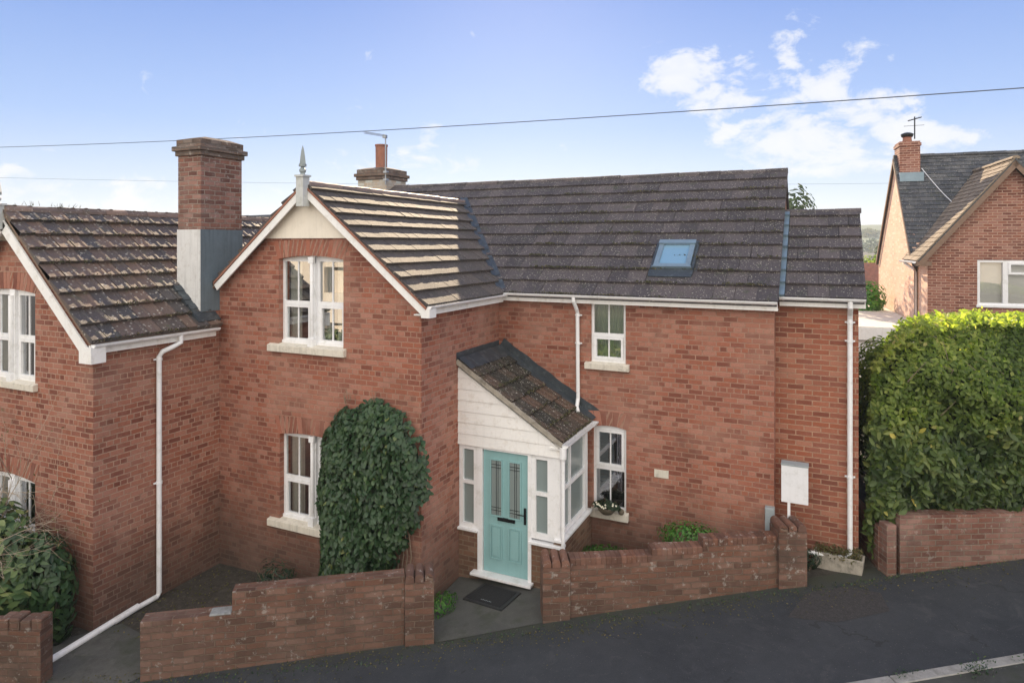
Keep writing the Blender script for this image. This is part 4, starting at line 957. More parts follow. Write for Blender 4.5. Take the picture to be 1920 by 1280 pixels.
mb.build('front_wall', 'brick_far', far)
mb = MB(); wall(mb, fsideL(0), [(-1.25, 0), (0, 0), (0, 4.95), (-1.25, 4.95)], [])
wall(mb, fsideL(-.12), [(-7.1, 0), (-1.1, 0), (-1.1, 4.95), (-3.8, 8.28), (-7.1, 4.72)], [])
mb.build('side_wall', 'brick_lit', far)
mb = MB(); mb.face([q5(-.1, 7.1, 0), q5(9, 7.1, 0), q5(9, 7.1, 4.7), q5(-.1, 7.1, 4.7)]); mb.face([q5(9, 1, 0), q5(9, 7.1, 0), q5(9, 7.1, 4.8), q5(9, 3.8, 8.2), q5(9, 1, 4.9)]); mb.build('rear_wall', 'brick_far', far)
def slope5(u0, v0, z0, u1, v1, z1, U_):   # frame from eave point to ridge point
    a, b = np.array(q5(u0, v0, z0)), np.array(q5(u1, v1, z1)); return Fr(a, U_, b - a), float(np.linalg.norm(b - a))
fm, lm = slope5(0, .95, 4.72, 0, 3.8, 8.34, U5)
mb = MB(); tiles(mb, fm, [[(-.2, 0), (9.1, 0), (9.1, lm), (-.2, lm)]], lm, .17, .22, step=.018, jit=.004, us=(-.2, 9.1)); fr_ = mb.build('roof', 'tile_far', far)
mb = MB(); deck(mb, fm, [(-.18, 0), (9.1, 0), (9.1, lm), (-.18, lm)]); fm2, lm2 = slope5(0, 7.35, 4.6, 0, 3.8, 8.34, tuple(-np.array(U5))); deck(mb, fm2, [(-9.1, 0), (.18, 0), (.18, lm2), (-9.1, lm2)]); mb.build('roof_deck', 'tile_far', fr_)
mb = MB(); ridge_tiles(mb, q5(-.2, 3.8, 8.36), q5(9.1, 3.8, 8.36), .09, .4, .05); mb.build('ridge_tiles', 'tile_far', fr_)
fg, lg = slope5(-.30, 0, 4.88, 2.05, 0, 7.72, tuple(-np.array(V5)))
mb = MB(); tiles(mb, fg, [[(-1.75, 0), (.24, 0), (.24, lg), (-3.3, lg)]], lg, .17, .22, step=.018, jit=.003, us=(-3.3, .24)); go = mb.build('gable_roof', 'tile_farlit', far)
fg2, lg2 = slope5(4.40, 0, 4.88, 2.05, 0, 7.72, V5)
mb = MB(); deck(mb, fg, [(-1.7, 0), (.22, 0), (.22, lg), (-3.3, lg)], .05); deck(mb, fg2, [(-.24, 0), (3.3, 0), (3.3, lg2), (-.24, lg2)], .05); mb.build('roof_deck', 'tile_far', go)
mb = MB(); ridge_tiles(mb, q5(2.05, -.24, 7.74), q5(2.05, 3.3, 7.74), .09, .4, .05); mb.build('ridge_tiles', 'tile_farlit', go)
mb = MB()
for a, b in (((-.26, 4.86), (2.05, 7.65)), ((4.36, 4.86), (2.05, 7.65))): barge(mb, ff, a, b, .13, 0, .23, .03)
mb.box(ff, -.32, .06, 4.74, 4.87, -.02, .22); mb.build('bargeboard', 'timber_brown', far)
mb = MB(); bl = fsideL(-.12)
for a, b in (((-7.2, 4.62), (-3.8, 8.28)), ((-1.1, 4.95), (-3.8, 8.28))): barge(mb, bl, a, b, .10, 0, .10, .03)
mb.build('verge_board', 'timber_brown', far)
mb = MB(); mb.box(ff, -.10, .50, 7.2, 8.62, -4.15, -3.3); mb.box(ff, -.13, .53, 8.62, 8.72, -4.18, -3.27); mb.box(ff, -.10, .50, 8.72, 8.78, -4.15, -3.3)
o = mb.build('chimney', 'brick_far', far); mb = MB(); cx_, cy_, _ = q5(.2, 3.72, 0)
mb.lathe(cx_, cy_, [(.15, 8.78), (.13, 8.95), (.15, 8.97)]); mb.build('chimney_pot', 'terracotta', o)
mb = MB(); mb.lathe(cx_, cy_, [(.17, 8.98), (.19, 9.04), (.19, 9.08), (.10, 9.12), (0, 9.14)]); mb.build('cowl', 'black_metal', o)
mb = MB(); mb.box(ff, -.14, .55, 7.42, 7.72, -3.6, -3.02); mb.build('lead_apron', 'lead_light', o)
mb = MB(); mb.tube([(cx_ + .22, cy_, 8.9), (cx_ + .22, cy_, 9.65)], .02, 6); mb.tube([(cx_ + .02, cy_, 9.52), (cx_ + .42, cy_, 9.62)], .018, 5)
for i in range(6): p = Vector((cx_ + .05 + i * .07, cy_, 9.53 + i * .018)); mb.tube([p - Vector((0, .15, 0)), p + Vector((0, .15, 0))], .008, 4)
mb.tube([(cx_ - .1, cy_, 9.35), (cx_ + .5, cy_, 9.35)], .006, 4); mb.build('aerial', 'black_metal', far)
mb = MB(); cp_ = [q5(.3 + 2.0 * i / 10, 3.0 - .3 * i / 10, 7.6 + .25 - 1.35 * math.sin(math.pi * .62 * i / 10)) for i in range(0)]
pts = [fm(.55 + 1.5 * i / 12, lm * (.86 - .42 * math.sin(math.pi * .5 * min(1, i / 9)) + (.05 * (i - 9) if i > 9 else 0)), .06) for i in range(13)]
mb.tube(pts, .012, 6); mb.build('aerial_cable', 'sign_white', far)
gutter(far, q5(-.32, -.22, 4.86), q5(-.32, 1.6, 4.86), tuple(-np.array(U5)), 'gutter', False)
mb = MB(); mb.tube([q5(-.35, 1.3, 4.8), q5(-.1, 1.22, 4.6), q5(-.06, 1.2, 4.5), q5(-.06, 1.2, 1)], .04, 8); mb.build('downpipe', 'pvc', far)
mb, gl = MB(), MB(); u0, u1, v0, v1 = FW; ring(mb, ff, u0, u1, v0, v1, .07, -.12, -.02); mb.box(ff, 1.82, 1.94, v0 + .07, v1 - .07, -.12, -.015)
ring(mb, ff, 1.94, u1 - .07, v1 - .40, v1 - .07, .06, -.12, .01); gl.face([ff(u0, v0, -.08), ff(u1, v0, -.08), ff(u1, v1, -.08), ff(u0, v1, -.08)]); mb.box(ff, u0 - .03, u1 + .03, v0 - .05, v0 + .01, -.12, .05)
o = mb.build('window', 'pvc', far, bevel=.004); gl.build('pane', 'glass_sky', o)
mb = MB(); mb.face([ff(u0, v0, -.2), ff(u1, v0, -.2), ff(u1, v1, -.2), ff(u0, v1, -.2)]); mb.build('blind', 'blind_white', o)
mb = MB()
for i in range(28): mb.box(ff, u0 + i * .08 + .004, u0 + i * .08 + .074, v1 + .005, v1 + .225, -.1, .004)
mb.build('soldier_course', 'brick_far', far)

# flat-roofed garage beside it
gar = thing('garage', 'low flat-roofed garage with white fascia between the cottage and the detached house', 'garage')
mb = MB(); fz = ff
mb.box(ff, -2.6, -.16, .0, 2.66, -6.5, .9); mb.build('wall', 'white_render', gar)
mb = MB(); mb.box(ff, -2.66, -.15, 2.66, 3.0, -6.6, .98); mb.build('fascia', 'white_paint', gar)
mb = MB(); mb.box(ff, -2.60, -.15, 3.0, 3.03, -6.5, .94); mb.build('roof', 'sill_stone', gar)

# ================================================================== GARDEN WALLS
def gwall(root, p0, p1, segs, th=.22, cop=True, m='brick_garden', z0=-.9, copm=None):
    p0, p1 = np.array(p0), np.array(p1); d = p1 - p0; L = float(np.linalg.norm(d)); d /= L
    fr = Fr((p0[0], p0[1], 0), (d[0], d[1], 0), (0, 0, 1)); mb = MB()
    for s0, s1, z in segs:
        zz = z - (.105 if cop else 0); n = max(1, int((s1 - s0) / .25))
        # slightly uneven old brick face
        g = random.Random(int(s0 * 100) + 5)
        us = [s0 + (s1 - s0) * i / n for i in range(n + 1)]; vs = [z0] + list(np.arange(math.floor((z0 + .4) * 4) / 4, zz - .1, .2)) + [zz]
        of = {(i, j): noise.noise(Vector((us[i] * 1.3 + p0[0], vs[j] * 1.7, 3.1))) * .02 for i in range(n + 1) for j in range(len(vs))}
        for i in range(n):
            for j in range(len(vs) - 1):
                q = [(i, j), (i + 1, j), (i + 1, j + 1), (i, j + 1)]
                mb.face([fr(us[a], vs[b], of[(a, b)]) for a, b in q], [(us[a], vs[b]) for a, b in q], .5, 0, True)
                mb.face([fr(us[a], vs[b], -th) for a, b in q[::-1]], [(us[a], vs[b]) for a, b in q[::-1]])
        nn = len(vs) - 1
        for i in range(n): mb.face([fr(us[i], zz, of[(i, nn)]), fr(us[i + 1], zz, of[(i + 1, nn)]), fr(us[i + 1], zz, -th), fr(us[i], zz, -th)], [(us[i], 0), (us[i + 1], 0), (us[i + 1], th), (us[i], th)])
        for u, ii, w_ in ((s0, 0, 1), (s1, n, -1)):
            q = [fr(u, vs[0], -th)] + [fr(u, vs[j], of[(ii, j)]) for j in range(len(vs))] + [fr(u, zz, -th)]; uv = [(0, vs[0])] + [(th, v) for v in vs] + [(0, zz)]
            if w_ < 0: q, uv = q[::-1], uv[::-1]
            mb.face(q, uv)
    mb.build('wall', m, root)
    if cop:
        mc = MB()
        for s0, s1, z in segs:
            u = s0
            while u < s1 - .03:
                w_ = min(random.uniform(.072, .080), s1 - u); dz = random.uniform(-.004, .002); dw = random.uniform(-.003, .003); c_ = random.randint(0, 60); k_ = len(mc.v)
                tl = random.uniform(-.006, .006)
                q = [(-th - .004 + dw, z - .105), (dw + .004, z - .105), (dw + .004 + tl, z - .012 + dz), (dw - .008 + tl, z + dz), (-th + .008 + dw, z + dz), (-th - .004 + dw, z - .012 + dz)]
                mc.prism(Fr(fr(u, 0, 0), fr.W, fr.V, tuple(-fr.U)), q, -(w_ - .002), 0)
                for i in range(k_, len(mc.v)): mc.uv[i] = (c_ * .26 + .03 + (mc.v[i][2] % .1) * .4, c_ * .088 + .02 + .04 * (i % 2))
                u += w_
            mc.box(fr, s0 + .003, s1 - .003, z - .104, z - .022, -th + .004, -.004)
        mc.build('coping', copm or m, root, bevel=.006)
    return fr
def pillar(root, p0, p1, zt, dep=.36, z0=-.9, off=.035, m='brick_garden'):
    p0, p1 = np.array(p0), np.array(p1); d = p1 - p0; L = float(np.linalg.norm(d)); d /= L
    fr = Fr((p0[0], p0[1], 0), (d[0], d[1], 0), (0, 0, 1)); mb = MB(); zb = zt - .12
    mb.box(fr, 0, L, z0, zb, -dep + off, off); mb.box(fr, -.006, L + .006, zb, zb + .004, -dep + off, off + .004)
    o = mb.build('pillar', m, root, bevel=.012)
    mb = MB(); n = 3; w_ = L / n      # three round-topped bricks laid side by side
    for i in range(n):
        u0, u1 = i * w_ + .006, (i + 1) * w_ - .006; r_ = (u1 - u0) / 2; j = random.uniform(-.01, .01); s_ = random.randint(0, 50)
        prof = [(u0, zb + .004)] + [(u1, zb + .004)] + [((u0 + u1) / 2 + r_ * math.cos(a), zt - r_ + r_ * 1.0 * math.sin(a)) for a in np.linspace(0, math.pi, 8)]
        k_ = len(mb.v); mb.prism(fr, prof, -dep + off + j, off + j + .01)
        for q in range(k_, len(mb.v)): mb.uv[q] = (s_ * .26 + .05 + .1 * (q % 2), s_ * .088 + .02 + .04 * (q % 3) / 2)
    mb.build('pillar_cap', m, o, bevel=.01); return fr
w1 = thing('garden_wall', 'old stepped brick garden wall in front of the ivy-clad climber, ending in a pillar at the doorway', 'wall', group=None)
gwall(w1, (-8.06, 5.79), (-5.30, 7.80), [(0, 1.13, .43), (1.13, 3.41, .71)], cop=False); pillar(w1, (-5.29, 7.79), (-4.95, 8.01), .74)
mb = MB(); mb.box(Fr((-8.06, 5.79, 0), (.808, .589, 0), (0, 0, 1)), .84, 1.12, .41, .437, -.19, .006); mb.build('mortar_cap', 'mortar_grey', w1, bevel=.02)
w2 = thing('garden_wall', 'lichen-spotted brick garden wall rising in steps from the porch to the sign post, a pillar at either end', 'wall')
gwall(w2, (-3.31, 9.10), (-.57, 10.70), [(0, 1.22, .79), (1.22, 2.0, .88), (2.0, 3.17, .99)]); pillar(w2, (-3.66, 8.90), (-3.31, 9.09), .80); pillar(w2, (-.58, 10.67), (-.20, 10.85), 1.18)
w3 = thing('garden_wall', 'straight brick retaining wall under the big laurel hedge at the right', 'wall')
gwall(w3, (1.08, 11.50), (6.2, 14.2), [(0, 5.8, 1.28)], m='brick_hedgewall', cop=False); 
mb = MB(); mb.box(Fr((.90, 11.40, 0), (.885, .466, 0), (0, 0, 1)), 0, .15, -.5, 1.14, -.20, 0); mb.box(Fr((.93, 11.60, 0), (-.30, 1, 0), (0, 0, 1)), 0, 3.2, -.5, 1.05, -.14, .0)
mb.build('pier', 'brick_hedgewall', w3, bevel=.008)
w4 = thing('garden_wall', 'crumbling low brick garden wall end under the dark laurel bush at the bottom left corner', 'wall')
gwall(w4, (-13.2, 3.55), (-9.20, 5.22), [(0, 3.2, .28), (3.2, 4.33, .33)], cop=False); 
mb = MB()
fr = Fr((-13.2, 3.55, 0), (.9228, .3853, 0), (0, 0, 1))
for i in range(9): u = 3.0 + i * .15; mb.box(fr, u, u + .138, .325, .40 + random.uniform(-.02, .05) + i * .006, -.22, .0)
mb.build('coping', 'brick_garden', w4, bevel=.02)

# ================================================================== SMALL THINGS
# blank white board with a grey top on a post
b = thing('sign_board', 'blank white board on a white post behind the right-hand brick pillar', 'sign board')
fr = front(11.12)
mb = MB(); mb.box(fr, -.56, -.175, 1.36, 1.93, -.04, 0); mb.build('board', 'sign_white', b, bevel=.006)
mb = MB(); mb.box(fr, -.565, -.17, 1.931, 1.955, -.20, .006); mb.build('board_cap', 'meter_grey', b, bevel=.004)
mb = MB(); mb.box(fr, -.47, -.43, .2, 1.36, -.038, -.002); mb.build('post', 'sign_white', b)
# planter trough
t = thing('planter_trough', 'weathered stone trough planted with straggly greenery beside the pavement', 'planter')
p0, p1 = np.array((-.11, 11.42)), np.array((.56, 11.32)); zb = .30
fr = Fr((p0[0], p0[1], zb), (.989, -.148, 0), (0, 0, 1)); mb = MB(); L = .70
o4 = [(0, 0), (L, 0), (L, -.27), (0, -.27)]; i4 = [(.035, -.035), (L - .035, -.035), (L - .035, -.235), (.035, -.235)]
bt = [fr(.03 + a * .92, 0, w * .9 - .01) for a, w in o4]; tp = [fr(a, .26, w) for a, w in o4]; it = [fr(a, .26, w) for a, w in i4]; ib = [fr(a, .19, w) for a, w in i4]
for i in range(4):
    j = (i + 1) % 4; mb.face([bt[i], bt[j], tp[j], tp[i]]); mb.face([tp[i], tp[j], it[j], it[i]]); mb.face([it[i], it[j], ib[j], ib[i]])
mb.face(bt[::-1]); mb.build('trough', 'stone_trough', t, bevel=.012)
mb = MB(); mb.face(ib); mb.build('compost', 'soil', t)
g = np.random.default_rng(3); P = np.array([fr(a, .24 + c_, w) for a, w, c_ in zip(g.uniform(.02, L - .02, 520), g.uniform(-.26, .02, 520), g.uniform(-.03, .11, 520))])
leaves('planting', P, np.tile((0, -.3, 1.), (520, 1)), .07, .018, 'leaf_dry', t, spread=.8, seed=5)
# bowl of flowers and a ball on the lower window sill
t = thing('flower_bowl', 'brown bowl of small white and yellow flowers on the lower right window sill', 'flower bowl')
bx, by, bz = -3.36, 11.10, .705
mb = MB(); mb.lathe(bx, by, [(.0, bz), (.09, bz), (.15, bz + .06), (.175, bz + .115), (.165, bz + .12), (.14, bz + .09), (0, bz + .085)], 20); mb.build('bowl', 'bowl_brown', t)
g = np.random.default_rng(4); n = 330; a = g.uniform(0, 6.28, n); r_ = .21 * np.sqrt(g.uniform(0, 1, n)); P = np.stack([bx + np.cos(a) * r_ * 1.25, by + np.sin(a) * r_ * .55 - .02, bz + .12 + (.15 - r_ * .55) * g.uniform(0, 1, n)], 1)
leaves('foliage', P, np.stack([np.cos(a), np.sin(a) - .4, np.ones(n)], 1), .075, .025, 'leaf_dark', t, seed=6, droop=.1)
mb = MB(); gl = MB()
for i in range(17):
    a = random.uniform(0, 6.28); r_ = random.uniform(.08, .25); c_ = Vector((bx + math.cos(a) * r_, by - abs(math.sin(a)) * .12 - .03, bz + .14 + random.uniform(0, .08)))
    mb = MB()
    for k_ in range(5):
        b_ = k_ * 1.257; mb.face([c_, c_ + Vector((math.cos(b_) * .016, -.008, math.sin(b_) * .016)), c_ + Vector((math.cos(b_ + .6) * .018, -.011, math.sin(b_ + .6) * .018)), c_ + Vector((math.cos(b_ + 1.2) * .015, -.008, math.sin(b_ + 1.2) * .015))])
    mb.build('flower', 'petal', t, weld=True)
mb = MB(); mb.lathe(-3.12, 11.14, [(0, .705), (.03, .708), (.05, .73), (.053, .755), (.045, .785), (.028, .80), (0, .806)], 16)
tag(mb.build('stone_ball', 'bowl_brown'), 'small dark ornament ball at the right end of the window sill beside the flower bowl', 'ornament')
# door mat
t = thing('door_mat', 'black rubber door mat on the concrete path below the teal front door', 'door mat')
mc = np.array([(-5.10, 9.10), (-4.36, 8.97), (-4.27, 9.50), (-4.98, 9.62)]); 
def gq(p, dz): return (p[0], p[1], G(*p) + .014 + dz)
mb = MB(); cc_ = mc.mean(0)
mb.face([gq(p, .022) for p in mc]); [mb.face([gq(mc[i], 0), gq(mc[(i + 1) % 4], 0), gq(mc[(i + 1) % 4], .022), gq(mc[i], .022)]) for i in range(4)]; mb.build('mat_border', 'mat_edge', t, bevel=.004)
mi = cc_ + (mc - cc_) * .84
mb = MB(); mb.face([gq(p, .027) for p in mi]); [mb.face([gq(mi[i], .02), gq(mi[(i + 1) % 4], .02), gq(mi[(i + 1) % 4], .027), gq(mi[i], .027)]) for i in range(4)]
mb.build('mat_pile', 'rubber_mat', t)
mb = MB()     # small pale worn motif near the front edge
e0 = mi[0] * .5 + mi[1] * .5; dd = (mi[1] - mi[0]) / np.linalg.norm(mi[1] - mi[0]); nn = np.array((-dd[1], dd[0]))
for i in range(7):
    a = e0 + dd * (-.09 + i * .03) + nn * .05; q = [a, a + dd * .018, a + dd * .018 + nn * (.012 + .01 * (i % 2)), a + nn * .014]; mb.face([gq(p, .0285) for p in q])
mb.build('worn_motif', 'meter_grey', t)
# overhead wires
mb = MB(); A_, B_ = Vector((-34, 11.5, 8.65)), Vector((14, 11.5, 7.30)); 
mb.tube([A_.lerp(B_, i / 40) - Vector((0, 0, .35 * math.sin(math.pi * i / 40) - .18)) for i in range(41)], .0085, 6)
tag(mb.build('overhead_wire', 'wire'), 'dark overhead cable running across the whole sky above the chimneys', 'wire')
mb = MB(); th = R(25)
def skyp(px, py, D): t_ = (px - 960) / 1242; return Vector((D * (t_ * math.cos(th) - math.sin(th)), D * (math.cos(th) + t_ * math.sin(th)), CAM_H - (py - 457) / 1242 * D))
a, b = Vector((-55.0, 14.1, 9.27)), Vector((16, 47, 8.7))
mb.tube([a.lerp(b, i / 20) - Vector((0, 0, .5 * math.sin(math.pi * i / 20) - .1)) for i in range(21)], .006, 5)
tag(mb.build('overhead_wire', 'wire'), 'faint distant cable low in the sky behind the chimneys and roofs', 'wire')

# ================================================================== PLANTS
def core(parent, c_, r_, m='leaf_dark', seed=0):
    mb = MB(); n1, n2 = 14, 9
    def p(i, j):
        a, b_ = 2 * math.pi * i / n1, math.pi * j / n2 - math.pi / 2
        d = Vector((math.cos(b_) * math.cos(a), math.cos(b_) * math.sin(a), math.sin(b_))); k_ = 1 + .18 * noise.noise(d * 2 + Vector((seed, 0, 0)))
        return (c_[0] + d.x * r_[0] * k_, c_[1] + d.y * r_[1] * k_, c_[2] + d.z * r_[2] * k_)
    for i in range(n1):
        for j in range(n2): mb.face([p(i, j), p(i + 1, j), p(i + 1, j + 1), p(i, j + 1)], None, .1, 0, True)
    return mb.build('inner_growth', m, parent, weld=True)
# climber trained on the gable wall: an upright rounded mass
cl = thing('wall_climber', 'dense dark green climber clipped to a rounded column between the gable windows and the corner', 'climber')
OUT = [(-7.44, -.15), (-7.38, .2), (-7.36, .75), (-7.46, 1.1), (-7.42, 1.45), (-7.36, 1.8), (-7.33, 2.3), (-7.12, 2.6), (-6.75, 2.86), (-6.25, 2.93), (-5.78, 2.76), (-5.42, 2.35), (-5.30, 1.8), (-5.34, 1.45), (-5.60, .95), (-5.98, .35), (-6.05, .0), (-6.1, -.2)]
def inside(x, z, poly):
    c_ = False; n = len(poly)
    for i in range(n):
        (x0, z0), (x1, z1) = poly[i], poly[(i + 1) % n]
        if (z0 > z) != (z1 > z) and x < (x1 - x0) * (z - z0) / (z1 - z0) + x0: c_ = not c_
    return c_
def dist(x, z, poly):
    best = 9
    for i in range(len(poly)):
        (x0, z0), (x1, z1) = poly[i], poly[(i + 1) % len(poly)]; L2 = (x1 - x0) ** 2 + (z1 - z0) ** 2; k_ = max(0, min(1, ((x - x0) * (x1 - x0) + (z - z0) * (z1 - z0)) / L2))
        best = min(best, math.hypot(x - x0 - k_ * (x1 - x0), z - z0 - k_ * (z1 - z0)))
    return best
P, N, T_ = [], [], []
g = random.Random(9); cx, cz = -6.4, 1.4
while len(P) < 8200:
    x, z = g.uniform(-7.6, -5.1), g.uniform(-.3, 3.0)
    if not inside(x, z, OUT): continue
    d = dist(x, z, OUT); n_ = noise.noise(Vector((x * 2.6, z * 2.6, 1))) 
    if d < .10 and g.random() < .45 + n_ * 2: continue
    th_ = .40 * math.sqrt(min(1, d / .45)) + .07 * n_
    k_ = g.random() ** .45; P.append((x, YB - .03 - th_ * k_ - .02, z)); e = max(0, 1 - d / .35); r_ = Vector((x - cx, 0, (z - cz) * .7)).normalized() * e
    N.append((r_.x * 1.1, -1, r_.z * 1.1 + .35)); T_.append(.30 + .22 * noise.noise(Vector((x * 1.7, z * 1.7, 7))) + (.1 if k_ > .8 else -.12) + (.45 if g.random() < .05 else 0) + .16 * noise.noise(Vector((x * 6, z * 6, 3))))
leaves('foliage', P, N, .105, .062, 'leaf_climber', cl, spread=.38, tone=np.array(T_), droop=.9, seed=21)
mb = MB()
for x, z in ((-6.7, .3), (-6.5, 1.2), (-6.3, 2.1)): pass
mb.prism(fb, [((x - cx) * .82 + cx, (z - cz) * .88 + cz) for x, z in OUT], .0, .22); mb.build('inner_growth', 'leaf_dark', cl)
mb = MB()
for i in range(9):
    x = g.uniform(-6.9, -6.1); z = 2.84 + g.uniform(-.05, .03); mb.tube([(x, YB - .1, z), (x + g.uniform(-.06, .06), YB - .12, z + .12), (x + g.uniform(-.1, .1), YB - .1, z + g.uniform(.15, .26))], [.006, .004, .002], 4, False)
for i in range(5): x = -5.9 + i * .07; mb.tube([(x - .1, YB - .08, 1.2), (x - .05, YB - .05, .6), (x - .12, YB - .04, .15)], [.009, .008, .009], 5, False)
tag(mb.build('stem', 'bark', cl), kind='stuff')

# big hedge on its wall
hg = thing('hedge', 'tall thick evergreen hedge on a brick wall at the right, sunlit yellow-green along its top', 'hedge')
hf = Fr((.72, 11.62, 0), (.885, .466, 0), (0, 0, 1)); HL = 7.5; HD = 2.3
def hq(u, v, w): return hf(u + .62 * max(0, -w), v, w)
def htop(u): return 3.28 + .86 * math.sin(max(0, min(1, u / 1.15)) * math.pi / 2) - .035 * u + .16 * noise.noise(Vector((u * 1.3, 4, 0)))
P, N, T_ = [], [], []; P2, N2, T2 = [], [], []
def hput(u, v, w, n, jit, tone):
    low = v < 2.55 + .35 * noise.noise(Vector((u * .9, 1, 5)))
    p = np.array(hq(u, v, w)) + rng.normal(0, jit, 3); n = hf.U * n[0] + hf.V * n[1] + hf.W * n[2]
    (P if low else P2).append(p); (N if low else N2).append(n); (T_ if low else T2).append(tone)
for i in range(23000):       # front face, bulging
    u = rng.uniform(0, 4.6); v = rng.uniform(.80 if u < .9 else 1.12, htop(u) - .02)
    k_ = (v - 1.) / 3.; bul = .22 * math.sin(max(0, min(1, k_)) * math.pi) + .34 * noise.noise(Vector((u * 1.2, v * 1.2, 2))) + .20 * noise.noise(Vector((u * 4, v * 4, 2)))
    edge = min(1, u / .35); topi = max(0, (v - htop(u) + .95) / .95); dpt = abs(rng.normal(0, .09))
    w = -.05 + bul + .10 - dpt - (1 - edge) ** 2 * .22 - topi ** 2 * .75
    tn = .42 + .30 * noise.noise(Vector((u * 1.2, v * 1.2, 9))) - dpt * 2.6 - (.14 if v < 2.3 else 0) + (.35 if rng.random() < .05 else 0)  # shade put into the tone: leaves darker deep in and low down
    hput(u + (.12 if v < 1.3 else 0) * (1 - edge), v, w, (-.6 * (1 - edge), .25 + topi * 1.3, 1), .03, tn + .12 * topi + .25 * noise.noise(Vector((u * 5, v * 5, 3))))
for i in range(13000):       # top
    u, w = rng.uniform(-.05, HL), -rng.uniform(0, HD); hput(u, htop(u) - .12 * (w / -HD) + .10 * noise.noise(Vector((u * 2, w * 2, 0))) - abs(rng.normal(0, .07)), w - .6, (0, 1, .25), .03, .55 + .3 * noise.noise(Vector((u * 2, w * 2, 5))))
for i in range(7000):        # left side
    w, v = -rng.uniform(0, HD), rng.uniform(.5, htop(0)); bul = .12 * noise.noise(Vector((w * 1.5, v * 1.5, 0))); hput(-.02 - bul + abs(rng.normal(0, .07)), v, w - .05, (-1, .2, .1), .03, .35 + .25 * noise.noise(Vector((w * 2, v * 2, 5))))
for i in range(300):         # stray shoots
    u, w = rng.uniform(0, 4.6), -rng.uniform(0, 1.2); c_ = rng.uniform(.03, .16)
    for k_ in range(5): hput(u + rng.normal(0, .03), htop(u) + c_ * k_ / 4, w, (0, .6, .6), .02, .75)
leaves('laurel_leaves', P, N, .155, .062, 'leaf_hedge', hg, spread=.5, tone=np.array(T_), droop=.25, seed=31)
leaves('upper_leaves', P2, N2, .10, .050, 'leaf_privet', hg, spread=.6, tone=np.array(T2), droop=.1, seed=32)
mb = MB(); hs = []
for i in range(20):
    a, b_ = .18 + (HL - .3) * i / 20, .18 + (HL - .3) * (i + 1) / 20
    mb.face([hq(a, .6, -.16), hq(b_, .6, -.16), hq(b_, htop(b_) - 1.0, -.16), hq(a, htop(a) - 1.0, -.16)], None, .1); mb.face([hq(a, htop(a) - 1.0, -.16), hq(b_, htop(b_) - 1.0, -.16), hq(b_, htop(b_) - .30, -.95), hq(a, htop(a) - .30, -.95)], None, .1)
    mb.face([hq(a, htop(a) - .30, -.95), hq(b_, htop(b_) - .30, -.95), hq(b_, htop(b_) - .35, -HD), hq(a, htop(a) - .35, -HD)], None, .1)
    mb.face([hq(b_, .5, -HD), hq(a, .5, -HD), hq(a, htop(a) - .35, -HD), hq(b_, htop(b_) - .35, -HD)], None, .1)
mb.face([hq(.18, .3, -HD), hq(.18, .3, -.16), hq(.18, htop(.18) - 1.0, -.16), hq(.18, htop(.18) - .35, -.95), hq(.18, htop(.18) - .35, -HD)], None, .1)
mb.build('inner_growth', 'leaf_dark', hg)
mb = MB(); g = random.Random(4)
for i in range(60):
    u = g.uniform(.2, 4.4); v = g.uniform(1.6, 3.3); a = Vector(hf(u, v, g.uniform(-.1, .08))); mb.tube([a, a + Vector((g.uniform(-.2, .2), -.04, g.uniform(.1, .3))), a + Vector((g.uniform(-.3, .3), -.05, g.uniform(.3, .55)))], [.008, .006, .003], 4, False)
tag(mb.build('branch', 'bark', hg), kind='stuff')

bush('laurel_bush', 'glossy dark laurel bush with large leaves between the low wall end and the left house', 'bush', (-11.45, 5.72, .42), (1.15, .42, 1.0), 3400, .18, .070, 'leaf_laurel', 41, lump=.5, spread=.4)
bush('laurel_bush', 'small very dark laurel at the foot of the left house corner behind the white pipe', 'bush', (-10.28, 5.90, .25), (.44, .30, .82), 1300, .16, .06, 'leaf_climber', 42, lump=.5)
bush('low_shrub', 'bright green low rounded shrub behind the right garden wall', 'bush', (-1.86, 10.75, .68), (.50, .28, .25), 1500, .05, .026, 'leaf_bright', 43, droop=0)
bush('low_shrub', 'dark spiky little shrub in the shaded bed under the lower gable window', 'bush', (-7.95, 8.05, -.05), (.42, .3, .32), 420, .10, .018, 'leaf_dark', 44, droop=0)
bush('ground_plant', 'small dark green clump at the foot of the wall left of the door path', 'plant', (-5.28, 8.75, -.16), (.2, .32, .13), 420, .05, .028, 'leaf_bright', 45, droop=0)
bush('ground_plant', 'dark green ground plants in the bed between porch and window', 'plant', (-3.2, 10.7, .12), (.5, .4, .16), 700, .08, .03, 'leaf_bright', 46, droop=0)
bush('ground_plant', 'straggly dark greenery behind the stone trough', 'plant', (-.22, 11.35, .45), (.22, .14, .18), 350, .07, .02, 'leaf_dark', 47, droop=0)
# bare shrub in front of the left house
t = thing('bare_shrub', 'leafless pale-twigged shrub rising above the laurel at the left edge', 'shrub')
mb = MB(); g = random.Random(12); tips = []
def grow(p, d, l, r_, lev):
    pts = [p]; q = p
    for i in range(4):
        d = (d + Vector((g.gauss(0, .13), g.gauss(0, .10), g.gauss(0, .12) + .02))).normalized(); q = q + d * l / 4; pts.append(q)
        if lev > 0 and g.random() < .8: grow(q, (d + Vector((g.gauss(0, .6), g.gauss(0, .4), g.gauss(0, .5)))).normalized(), l * .6, r_ * .6, lev - 1)
    mb.tube(pts, [r_ * (1 - .18 * i) for i in range(5)], 5, False); tips.append(q)
for i in range(7): grow(Vector((-11.6 + g.uniform(-.3, .3), 5.55, .4)), Vector((g.uniform(-.3, 1.0), g.uniform(-.1, .1), 1.0)).normalized(), g.uniform(1.2, 1.9), .011, 3)
mb.build('branches', 'twig', t)
